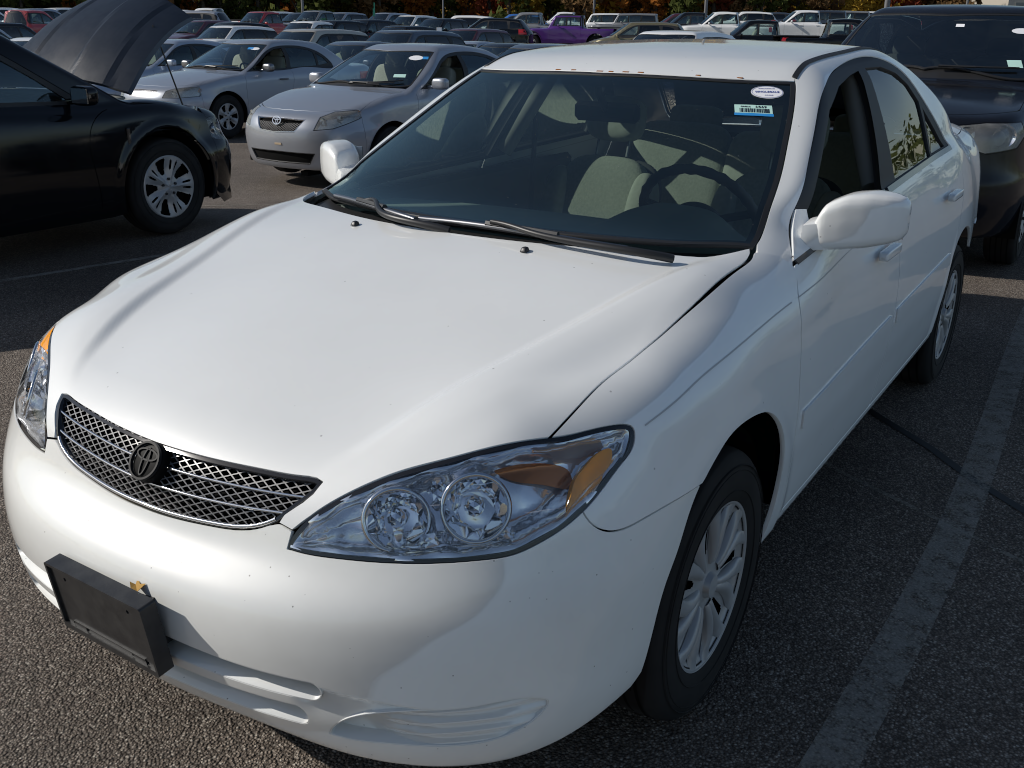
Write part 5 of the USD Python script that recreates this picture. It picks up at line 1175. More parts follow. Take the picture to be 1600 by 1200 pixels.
def car(key, s, paintm, name, label, category, x, y, head, group=None, res=.03, fine=True, glassm='car_glass', z=None, extras=None):
    if (key, res) not in CARCACHE: CARCACHE[(key, res)] = car_parts(s, res, fine)
    parts, f = CARCACHE[(key, res)]
    t = thing(name, label, category, (x, y, gz(x, y) if z is None else z), head-math.pi, group)
    last = None
    for nm, m, mt, par in parts:
        mt2 = {'P': paintm, 'G': glassm}.get(mt, mt)
        put(nm, m, mt2, t)
    L, hw, H = s['L'], s['W']/2, s['H']
    for xx in (s['fo'], s['fo']+s['wb']):
        for sg in (-1, 1):
            w = sub('wheel', t, (xx, sg*(hw-.015-s['tw']/2-.012), s['R'])); wheel_parts(w, sg, s['R'], s['tw'], s['rim'], s['style'], s.get('wheel_mat', 'wheel_silver'), seg=48 if fine else 20, detail=fine)
            if fine:
                a = np.linspace(-.3, np.pi+.3, 21); ar = s['R']+.06
                vs = np.vstack([np.stack([xx+ar*np.cos(a), np.full(21, sg*.45), s['R']+ar*np.sin(a)], -1), np.stack([xx+ar*np.cos(a), np.full(21, sg*(hw-.03)), s['R']+ar*np.sin(a)], -1)])
                put('wheel_well', trimesh.Trimesh(vs, [[i, i+1, i+22] for i in range(20)]+[[i, i+22, i+21] for i in range(20)], process=False), 'under_dark', t, smooth=60)
    b1 = s['belt']-.08
    put('under_body', join([bx((L/2, 0, s['gc']+.08), (L-.5, 2*hw-.40, .10)), bx((L/2, 0, .48), (s['wb']-.75, 2*hw-.12, .32)), bx((.55, 0, .5), (.4, hw, .3)), bx((s['cowl']+.05, 0, .62), (.05, 2*hw-.3, .5)), bx((L-.6, 0, .55), (.5, hw, .4))]), 'under_dark', t, smooth=False)
    ce = s.get('cab_end', s['blbot']-.25)
    put('cabin_floor', bx(((s['cowl']+.35+ce)/2, 0, b1-.22), (ce-s['cowl']-.35, 2*s['gh0']-.12, .04)), 'seat_dark', t)
    put('dashboard', cushion((s['cowl']+.40, 0, b1-.02), (.62, 2*s['gh0']-.16, .16), 0, .5), 'dash_dark', t, smooth=True)
    sx = s.get('seatx', s['wsr']+.42)
    for yy in (-.37, .37):
        q = put('front_seat', cushion((sx, yy, b1+.02), (.16, .48, .58), .3, .4), s.get('seatM', 'seat_cloth_plain'), t, smooth=True); put('headrest', cushion((sx+.12, yy, b1+.36), (.10, .26, .17), .2, .55), s.get('seatM', 'seat_cloth_plain'), q, smooth=True)
    if fine:
        put('rear_seat', cushion((sx+.85, 0, b1), (.18, 1.2, .5), .35, .35), s.get('seatM', 'seat_cloth_plain'), t, smooth=True)
        stw = np.linspace(0, 2*np.pi, 36, endpoint=False); c = np.array([s['cowl']+.72, -.37, b1+.04]); n2 = np.array([-.5, 0, .86])
        put('steering_wheel', tube(c+.185*(np.outer(np.cos(stw), [0, 1., 0])+np.outer(np.sin(stw), n2)), .014, 7, closed=True), 'dash_dark', t, smooth=60)
    mx, mz = s.get('mirror', (s['cowl']+.52, s['belt']+.07))
    for sg in (-1, 1):
        mh = cushion((mx+.05, sg*(hw+.07), mz), (.12, .20, .13), 0, .6); mh = trimesh.intersections.slice_mesh_plane(mh, [-1, 0, 0], [mx+.085, 0, 0], cap=True)
        md = put('door_mirror', mh, s.get('mirrorM', paintm), t, smooth=50); put('mirror_glass', bx((mx+.087, sg*(hw+.07), mz), (.004, .16, .095)), 'chrome', md)
        put('mirror_arm', tube([(mx+.04, sg*(hw-.12), mz-.05), (mx+.05, sg*(hw+.02), mz-.03)], .022, 8), s.get('mirrorM', paintm), md, smooth=60)
        for hx, hz_ in s.get('handles', []):
            q = side_pts(f, [(hx, hz_)])[0]; q[1] *= -sg; put('door_handle', bx(q+[0, sg*.012, 0], (.19, .028, .028), bev=.008), s.get('handleM', paintm), t, smooth=40)
    if fine:
        for (bl, ar_) in s.get('wipers', []):
            k = put('wiper', tube(spline(plan_pts(f, bl, H+.4)+[0, 0, .022], 14), .008, 6), 'black_plastic', t, smooth=50)
            put('wiper_arm', tube(spline(plan_pts(f, ar_, H+.4)+[0, 0, .034], 14), .009, 6), 'black_plastic', k, smooth=50)
    for nm, (cx, cy, cz), (rx, rz), mt in s.get('stickers', []):
        a = np.linspace(0, 2*np.pi, 28, endpoint=False); pl = Polygon(np.stack([rx*np.cos(a), rz*np.sin(a)], -1)) if nm == 'round_sticker' else box(-rx, -rz, rx, rz)
        m = flat(pl); c = plan_pts(f, [(cx, abs(cy))], H+.4)[0]; c[1] = cy; n = grad(f, c[None])[0]; r = np.cross([0, 0, 1.], n); r /= np.linalg.norm(r); u = np.cross(n, r); v = np.array(m.vertices)
        q = snap(lambda p: f(p)+.003, c+v[:, :1]*r+v[:, 1:2]*u, 3)+v[:, 2:]*n; put(nm, trimesh.Trimesh(q, m.faces, process=False), mt, t, smooth=False)
    if extras: extras(t, f)
    return t, f

def sedan_spec(**k):
    d = dict(type='sedan', gaps=[[(1.40, .95), (1.37, .75), (1.37, .45), (1.36, .22)], [(2.43, 1.02), (2.42, .8), (2.30, .5), (2.27, .22)], [(3.50, 1.03), (3.52, .88), (3.42, .74), (3.3, .60), (3.24, .45), (3.22, .22)]],
             dlo=[(1.50, .99), (1.75, 1.12), (2.02, 1.27), (2.25, 1.345), (2.6, 1.375), (2.95, 1.355), (3.2, 1.29), (3.38, 1.18), (3.50, 1.05), (3.0, 1.02), (2.4, 1.0), (1.9, .99)],
             glass=[[(1.60, 1.015), (1.80, 1.12), (2.05, 1.255), (2.26, 1.32), (2.45, 1.335), (2.41, 1.15), (2.38, 1.025)], [(2.53, 1.34), (2.8, 1.335), (3.05, 1.30), (3.12, 1.27), (3.11, 1.05), (2.48, 1.03), (2.51, 1.2)], [(3.17, 1.25), (3.30, 1.18), (3.40, 1.08), (3.16, 1.055)]], handles=[(2.2, .86), (3.28, .89)])
    d.update(k); return make_spec(**d)
def suv_spec(**k):
    d = dict(type='suv', L=4.75, W=1.86, H=1.74, wb=2.80, fo=.93, R=.365, rim=.23, gc=.24, nose=.30, tail=.20, hood0=.94, hood1=1.14, hz=.98, deck=1.16, belt=1.10, belt2=1.16, cowl=1.20, cowlc=.26, wsr=1.95, roof0=2., roofE=4.15, bltop=4.20, blbot=4.62, gh0=.84, gh1=.66, hw=.76, bow=.4, shk=.09, rdrop=.07,
             gaps=[[(1.45, 1.08), (1.42, .8), (1.42, .5), (1.40, .28)], [(2.52, 1.14), (2.52, .8), (2.45, .5), (2.42, .28)], [(3.60, 1.15), (3.62, .95), (3.48, .78), (3.36, .62), (3.30, .45), (3.27, .28)]],
             dlo=[(1.55, 1.11), (1.8, 1.28), (2.05, 1.45), (2.25, 1.565), (2.7, 1.615), (3.4, 1.61), (4.0, 1.565), (4.25, 1.50), (4.36, 1.25), (3.7, 1.195), (2.7, 1.15), (2.0, 1.12)],
             glass=[[(1.66, 1.14), (1.9, 1.30), (2.12, 1.45), (2.30, 1.53), (2.52, 1.565), (2.50, 1.35), (2.48, 1.165)], [(2.60, 1.572), (3.0, 1.58), (3.50, 1.572), (3.58, 1.35), (3.58, 1.215), (2.57, 1.175)], [(3.68, 1.565), (4.0, 1.53), (4.20, 1.47), (4.28, 1.27), (3.68, 1.225)]], clear=1, sideG='G', handles=[(2.3, .98), (3.40, 1.0)],
             tails=[[(.70, .95), (1.02, .95), (1.0, 1.2), (.72, 1.2)]])
    d.update(k); return make_spec(**d)
FACE_S = [('headlight', [(.34, .68), (.60, .72), (.86, .80), (.80, .83), (.55, .80), (.36, .74)], 'lens_hazy', 0, True), ('grille_panel', [(-.22, .70), (0, .675), (.22, .70), (.26, .755), (0, .76), (-.26, .755)], 'trim_dark', -.004, False), ('lower_intake', [(-.35, .30), (.35, .30), (.38, .40), (-.38, .40)], 'trim_dark', -.004, False)]
FACE_U = [('headlight', [(.42, .82), (.66, .84), (.82, .92), (.78, .98), (.55, .97), (.42, .93)], 'lens_hazy', 0, True), ('grille_panel', [(-.34, .76), (.34, .76), (.36, .92), (-.36, .92)], 'trim_dark', -.004, False), ('lower_intake', [(-.40, .40), (.40, .40), (.42, .52), (-.42, .52)], 'trim_dark', -.004, False)]

# ------------------------------------------------------------------ the nearer neighbours
HPI = math.pi
corolla = sedan_spec(L=4.54, W=1.76, H=1.465, wb=2.60, fo=.93, R=.318, hood0=.80, hood1=1.0, hfx=.25, cowl=1.10, cowlc=.30, wsr=1.93, roofE=3.15, bltop=3.25, blbot=3.85, deck=1.06, nose=.40, hz=.85, ledge=.03, open=[0], seatx=2.35,
    face=[('headlight', [(.42, .625), (.60, .645), (.86, .735), (.97, .80), (.84, .822), (.60, .805), (.47, .755)], 'lens_hazy', 0, True),
          ('grille', [(-.225, .602), (0, .588), (.225, .602), (.325, .728), (0, .738), (-.325, .728)], 'steel_post', 0, False),
          ('lower_intake', [(-.36, .275), (.36, .275), (.42, .385), (.0, .392), (-.42, .385)], 'under_dark', -.02, False)], gframe='chrome',
    lamps=[(.50, .71, .038, 'reflector'), (.66, .735, .036, 'reflector'), (.86, .79, .022, 'amber')], wipers=[([(1.17, .05), (1.24, .35), (1.42, .62)], [(1.15, .1), (1.18, .3)]), ([(1.15, .05), (1.20, .3), (1.33, .56)], [(1.15, .3), (1.2, .45)])],
    stickers=[('round_sticker', (1.88, -.44, 0), (.085, .055), 'sticker_white'), ('blue_sticker', (1.93, -.54, 0), (.035, .028), 'sticker_blue'), ('paper_sticker', (1.50, -.50, 0), (.07, .035), 'sticker_mint')])
def corolla_extra(t, f):
    c = rad_pts(f, 1.15, [(0., .705)])[0]; n = grad(f, c[None])[0]; n = np.array([-1, 0, .25])/1.03; e2 = np.array([.25, 0, 1.])/1.03; e1 = np.array([0, 1., 0])
    ls = [trimesh.creation.extrude_polygon(ell(.062, .046, .010), .012), trimesh.creation.extrude_polygon(ell(.046, .016, .007, 0, .017), .009), trimesh.creation.extrude_polygon(ell(.015, .036, .007), .009)]
    m = join(ls); v = np.array(m.vertices); put('emblem', trimesh.Trimesh(c+v[:, :1]*e1+v[:, 1:2]*e2+(v[:, 2:]+.004)*n, m.faces, process=False), 'chrome', t, smooth=30)
    c = rad_pts(f, 1.15, [(0.03, .47)])[0]; put('rust_stain', bx(c+[-.002, 0, 0], (.004, .10, .022), bev=.0015), 'rust_faded', t)
    put('tow_hook', bx((.25, -.25, .16), (.2, .1, .05)), 'under_dark', t)
car('corolla', corolla, 'paint_silver', 'silver_sedan', 'silver sedan with rusty mark below its honeycomb grille, right behind the white hood', 'car', 6.61, 6.40, HPI, res=.022, extras=corolla_extra, z=-.17)
sonata = sedan_spec(L=4.80, W=1.83, H=1.475, wb=2.73, fo=.97, R=.335, rim=.215, hood0=.80, hood1=1.0, hfx=.22, cowl=1.22, cowlc=.28, wsr=2.05, roofE=3.4, bltop=3.45, blbot=4.05, deck=1.06, nose=.36, hz=.84, ledge=.03, open=[0], style=style_six, mirrorM='chrome_dull', handleM='chrome_dull',
    face=[('headlight', [(.40, .64), (.62, .645), (.90, .665), (.97, .80), (.80, .80), (.55, .775), (.44, .74)], 'lens_hazy', 0, True), ('grille_panel', [(-.25, .65), (0, .635), (.25, .65), (.30, .745), (0, .75), (-.30, .745)], 'chrome_dull', -.006, False), ('lower_intake', [(-.35, .30), (.35, .30), (.38, .40), (-.38, .40)], 'under_dark', -.01, False)],
    lamps=[(.55, .70, .045, 'reflector'), (.90, .745, .03, 'amber')], stickers=[('round_sticker', (2.02, -.46, 0), (.075, .045), 'sticker_white'), ('blue_sticker', (2.0, -.38, 0), (.05, .035), 'sticker_blue')], wipers=[([(1.30, .05), (1.38, .35), (1.50, .6)], [(1.28, .1), (1.3, .3)])])
car('sonata', sonata, 'paint_silver', 'silver_sedan', 'silver sedan with yellowed headlight and six-spoke wheels behind the open black hood', 'car', 8.95, 11.75, HPI, res=.026, z=-.23)
jour = suv_spec(L=4.89, W=1.88, H=1.58, wb=2.89, fo=.95, R=.355, tw=.225, rim=.245, gc=.17, hood0=.88, hood1=1.03, no_hood=True, cowl=1.06, cowlc=.26, wsr=1.90, roofE=4.2, bltop=4.25, blbot=4.72, belt=.97, belt2=1.05, hz=.87, deck=1.05, flare=.012, archgap=.075, xs=.45,
    gaps=[[(1.38, 0.940), (1.58, .8), (1.58, .5), (1.56, .28)], [(2.48, 1.020), (2.72, .8), (2.65, .5), (2.62, .28)], [(3.66, 1.030), (3.77, .95), (3.62, .78), (3.5, .62), (3.42, .45), (3.40, .28)]],
    dlo=[(1.51, 0.980), (1.76, 1.140), (2.01, 1.300), (2.21, 1.410), (2.66, 1.455), (3.48, 1.450), (4.08, 1.410), (4.35, 1.340), (4.46, 1.130), (3.72, 1.070), (2.56, 1.020), (1.86, 0.990)],
    glass=[[(1.64, 1.010), (1.86, 1.160), (2.08, 1.300), (2.26, 1.380), (2.46, 1.410), (2.44, 1.210), (2.42, 1.035)], [(2.56, 1.415), (3.00, 1.420), (3.58, 1.415), (3.66, 1.210), (3.66, 1.090), (2.53, 1.050)], [(3.78, 1.410), (4.08, 1.380), (4.28, 1.320), (4.36, 1.150), (3.78, 1.100)]], clear=3,
    face=[('headlight', [(.50, .64), (.80, .64), (.93, .68), (.93, .80), (.80, .82), (.52, .80)], 'lens_glass', 0, True), ('grille_panel', [(-.42, .62), (.42, .62), (.44, .80), (-.44, .80)], 'trim_dark', -.01, False), ('lower_intake', [(-.45, .36), (.45, .36), (.47, .55), (-.47, .55)], 'under_dark', -.02, False)],
    lamps=[(.62, .72, .05, 'reflector'), (.80, .73, .045, 'reflector')], mirror=(1.60, 1.05), seatx=2.5, seatM='seat_dark')
def jour_extra(t, f):
    # engine bay, the raised hood with its long creases, and the prop rod
    put('engine_bay', join([bx((.75, 0, .76), (.75, 1.35, .10)), bx((.40, 0, .74), (.12, 1.2, .10)), cushion((.80, .1, .83), (.45, .6, .08), 0, .5), bx((.6, -.45, .82), (.22, .2, .1))]), 'under_dark', t, smooth=30)
    put('cowl_panel', cushion((1.18, 0, .99), (.36, 1.44, .05), 0, .6), 'liner_grey', t, smooth=True)
    nx, ny = 34, 41; u = np.linspace(0, 1, nx); v = np.linspace(-1, 1, ny); U, V = np.meshgrid(u, v, indexing='ij')
    Lh = 1.0; wy = .80-.11*U**1.5; Y = V*wy; X = -U*Lh+.16*np.abs(V)**2.2*(1-U)*-1*0+.13*np.abs(V)**2.4*U          # along the hood from its hinge
    Z = .13*(1-np.abs(V)**2.2)-.24*U**2.4+.03*U
    for c in (.36, .80):
        s_ = np.abs(V)-c+.10*U; Z += .007*np.tanh(s_/.012)*(1 if c < .5 else -1)
    th = .84; ca, sa = math.cos(th), math.sin(th); hx, hz = 1.14, 1.04
    def pl(X, Y, Z): 
        return np.stack([hx+X*ca+Z*sa*1.0*1, Y, hz-X*sa+Z*ca], -1)
    def grid(X, Y, Z, inv=False):
        P = pl(X, Y, Z).reshape(-1, 3); q = np.array([[i*ny+j, (i+1)*ny+j, (i+1)*ny+j+1, i*ny+j+1] for i in range(nx-1) for j in range(ny-1)]); F = np.vstack([q[:, [0, 1, 2]], q[:, [0, 2, 3]]]); return P, (F[:, ::-1] if inv else F)
    P1, F1 = grid(X, Y, Z); P2, F2 = grid(X, Y, Z-.035, True)
    e = [i*ny for i in range(nx)]+[(nx-1)*ny+j for j in range(1, ny)]+[i*ny+ny-1 for i in range(nx-2, -1, -1)]+[j for j in range(ny-2, 0, -1)]; m = len(P1)
    F3 = np.array([[e[k], e[(k+1) % len(e)], e[(k+1) % len(e)]+m] for k in range(len(e))]+[[e[k], e[(k+1) % len(e)]+m, e[k]+m] for k in range(len(e))])
    hd = put('hood', trimesh.Trimesh(np.vstack([P1, P2]), np.vstack([F1, F2, F3]), process=False), 'paint_black_sky_sheen', t, smooth=40)
    for yv in (-.30, .30):
        q = pl(np.array([-.12]), np.array([yv]), np.array([.045]))[0]; put('washer_nozzle', bx(q, (.02, .02, .015)), 'black_plastic', hd)
    rod = [pl(np.array([-.62]), np.array([.62]), np.array([-.02]))[0], np.array([.55, .70, .84])]; put('prop_rod', tube(np.array(rod), .006, 6), 'black_plastic', t)
    put('door_dent_trim', bx((1.28, .935, .72), (.03, .012, .18), bev=.005), 'black_gloss', t)
    put('torn_bumper_corner', trimesh.convex.convex_hull(np.array([(.18, .70, .40), (.42, .86, .42), (.46, .86, .24), (.20, .74, .16), (.10, .60, .22), (.34, .80, .15)])), 'black_gloss', t)
car('journey', jour, 'paint_black', 'black_suv', 'black crossover with its hood propped open and a torn front bumper', 'suv', 4.74, 5.55, .03, res=.022, extras=jour_extra, z=0., )
jeep = suv_spec(L=4.75, W=1.87, H=1.72, wb=2.78, fo=.88, R=.365, gc=.25, hood0=1.02, hood1=1.17, hfx=.16, cowl=1.32, cowlc=.24, wsr=2.02, hz=1.03, nose=.26, ledge=.02, bright_lamp=False,
    face=[('headlight', [(.42, .86), (.60, .80), (.80, .83), (.88, .90), (.84, .985), (.60, .985), (.42, .96)], 'lens_hazy', 0, True), ('grille_panel', [(-.34, .74), (.34, .74), (.36, .96), (-.36, .96)], 'black_gloss', -.006, False), ('lower_intake', [(-.5, .36), (.5, .36), (.52, .50), (-.52, .50)], 'under_dark', -.02, False)],
    lamps=[(.50, .91, .050, 'reflector'), (.70, .905, .070, 'reflector')], stickers=[('round_sticker', (1.96, -.55, 0), (.075, .035), 'sticker_white'), ('paper_sticker', (1.62, -.58, 0), (.05, .045), 'sticker_mint'), ('paper_sticker', (1.9, -.12, 0), (.03, .02), 'sticker_white')], wipers=[([(1.42, .1), (1.46, .35), (1.56, .62)], [(1.40, .1), (1.44, .35)])], seatM='seat_dark', mirror=(1.84, 1.2))
JX, JY = 5.67, .06
car('jeep', jeep, 'paint_charcoal', 'black_suv', 'dark charcoal SUV parked nose-on close behind the white sedan', 'suv', JX, JY, HPI, res=.026, z=0.)

# ------------------------------------------------------------------ rows of cars farther off
truck = suv_spec(dlo_lin=True, type='suv', L=5.6, W=1.95, H=1.90, wb=3.6, fo=.98, R=.40, rim=.24, gc=.32, hood0=1.12, hood1=1.25, hz=1.08, cowl=1.40, cowlc=.22, wsr=2.05, roofE=3.35, bltop=3.45, blbot=3.62, deck=1.22, belt=1.22, belt2=1.24, gh0=.86, gh1=.70, rdrop=.03, hw=.78, nose=.22, tail=.12,
    gaps=[[(1.62, 1.18), (1.60, .9), (1.60, .4)], [(2.62, 1.22), (2.62, .9), (2.60, .4)], [(3.50, 1.2), (3.50, .9), (3.45, .4)]],
    dlo=[(1.72, 1.25), (2.0, 1.47), (2.25, 1.66), (2.45, 1.75), (2.9, 1.775), (3.38, 1.755), (3.46, 1.6), (3.46, 1.28), (2.6, 1.27)],
    glass=[[(1.84, 1.29), (2.08, 1.48), (2.3, 1.64), (2.48, 1.71), (2.60, 1.715), (2.59, 1.30)], [(2.68, 1.72), (3.0, 1.73), (3.34, 1.715), (3.40, 1.55), (3.40, 1.31), (2.68, 1.30)]], clear=2, face=[('headlight', [(.52, .92), (.78, .92), (.80, 1.08), (.52, 1.08)], 'lens_hazy', 0, True), ('grille_panel', [(-.46, .80), (.46, .80), (.46, 1.06), (-.46, 1.06)], 'trim_dark', -.004, False)], tails=[[(.88, .90), (1.0, .90), (1.0, 1.18), (.88, 1.18)]], handles=[(2.45, 1.1), (3.36, 1.1)])
def bed_extra(t, f): put('bed_cover', bx((4.62, 0, 1.215), (1.75, 1.62, .05), bev=.02), 'trim_dark', t)
boxy = suv_spec(dlo_lin=True, L=4.8, W=1.88, H=1.85, wb=3.0, fo=.75, R=.41, rim=.22, gc=.34, hood0=1.12, hood1=1.2, hz=1.1, cowl=1.62, cowlc=.06, wsr=1.90, roofE=4.3, bltop=4.45, blbot=4.60, deck=1.2, belt=1.22, belt2=1.24, gh0=.80, gh1=.72, rdrop=.02, rfk=.05, shk=.06, bow=.1, hw=.70, nose=.16, tail=.10, archgap=.10,
    gaps=[[(1.70, 1.18), (1.70, .5)], [(2.62, 1.2), (2.62, .5)], [(3.45, 1.2), (3.45, .6)]], dlo=[(1.85, 1.27), (2.02, 1.70), (3.2, 1.735), (4.3, 1.715), (4.38, 1.28)], glass=[[(1.93, 1.31), (2.06, 1.67), (2.58, 1.69), (2.58, 1.31)], [(2.68, 1.69), (3.40, 1.69), (3.40, 1.31), (2.68, 1.31)], [(3.5, 1.69), (4.24, 1.67), (4.3, 1.32), (3.5, 1.31)]], clear=2, handles=[], face=[('headlight', [(.42, .92), (.58, .90), (.60, 1.04), (.44, 1.05)], 'lens_hazy', 0, True), ('grille_panel', [(-.34, .86), (.34, .86), (.34, 1.06), (-.34, 1.06)], 'trim_dark', -.004, False)])
gladiator = dict(boxy); gladiator.update(L=5.5, wb=3.48, roofE=3.4, bltop=3.50, blbot=3.58, dlo=[(1.85, 1.27), (2.02, 1.70), (2.8, 1.735), (3.38, 1.715), (3.42, 1.28)], glass=[[(1.93, 1.31), (2.06, 1.67), (2.56, 1.69), (2.56, 1.31)], [(2.66, 1.69), (3.30, 1.67), (3.34, 1.31), (2.66, 1.31)]], roofP='trim_dark', gaps=[[(1.70, 1.18), (1.70, .5)], [(2.60, 1.2), (2.60, .5)], [(3.40, 1.2), (3.40, .6)]])
def glad_extra(t, f):
    bed_extra(t, f)
    for xx in (gladiator['fo'], gladiator['fo']+gladiator['wb']):
        for sg in (-1, 1):
            a = np.linspace(.25, np.pi-.25, 12); put('fender_flare', tube(np.stack([xx+.56*np.cos(a), np.full(12, sg*.90), .41+.56*np.sin(a)], -1), .06, 6), 'trim_dark', t, smooth=50)
van = suv_spec(L=5.0, W=1.98, H=1.76, wb=3.0, fo=.95, R=.35, gc=.20, hood0=.86, hood1=1.06, hz=.88, cowl=1.02, cowlc=.35, wsr=1.95, nose=.42, belt=1.04, belt2=1.14, roofE=4.4, bltop=4.45, blbot=4.85, gh0=.88, face=FACE_S, dlo=[(1.50, 1.06), (1.8, 1.28), (2.1, 1.48), (2.35, 1.58), (2.8, 1.62), (3.6, 1.62), (4.3, 1.57), (4.5, 1.48), (4.58, 1.26), (3.7, 1.18), (2.7, 1.12)])
def _g(key, **k):
    d = dict({'sedan': sedan_spec(hood0=.78, face=FACE_S, hz=.83), 'suv': suv_spec(face=FACE_U), 'truck': truck, 'boxy': boxy, 'glad': gladiator, 'van': van}[key]); d.update(k); return d
FARSPEC = {k: _g(k) for k in ('sedan', 'suv', 'truck', 'boxy', 'glad', 'van')}
def place(px, D):
    lat = (px-800)/(FOC*1000)*D; c, s_ = math.cos(YAW), math.sin(YAW); return CAM[0]+D*c+lat*s_, CAM[1]+D*s_-lat*c
def aim(px, ytop, H):
    """distance at which a roof of height H stands at that image height"""
    best = None
    for D in np.arange(10, 130, .25):
        x, y = place(px, D); d = np.array([x, y, gz(x, y)+H])-CAM; yy = 600-FOC*1000*(d@CU)/(d@CF)
        if best is None or abs(yy-ytop) < best[0]: best = (abs(yy-ytop), D)
    return best[1]
WEST, ACROSS = HPI, math.radians(112)
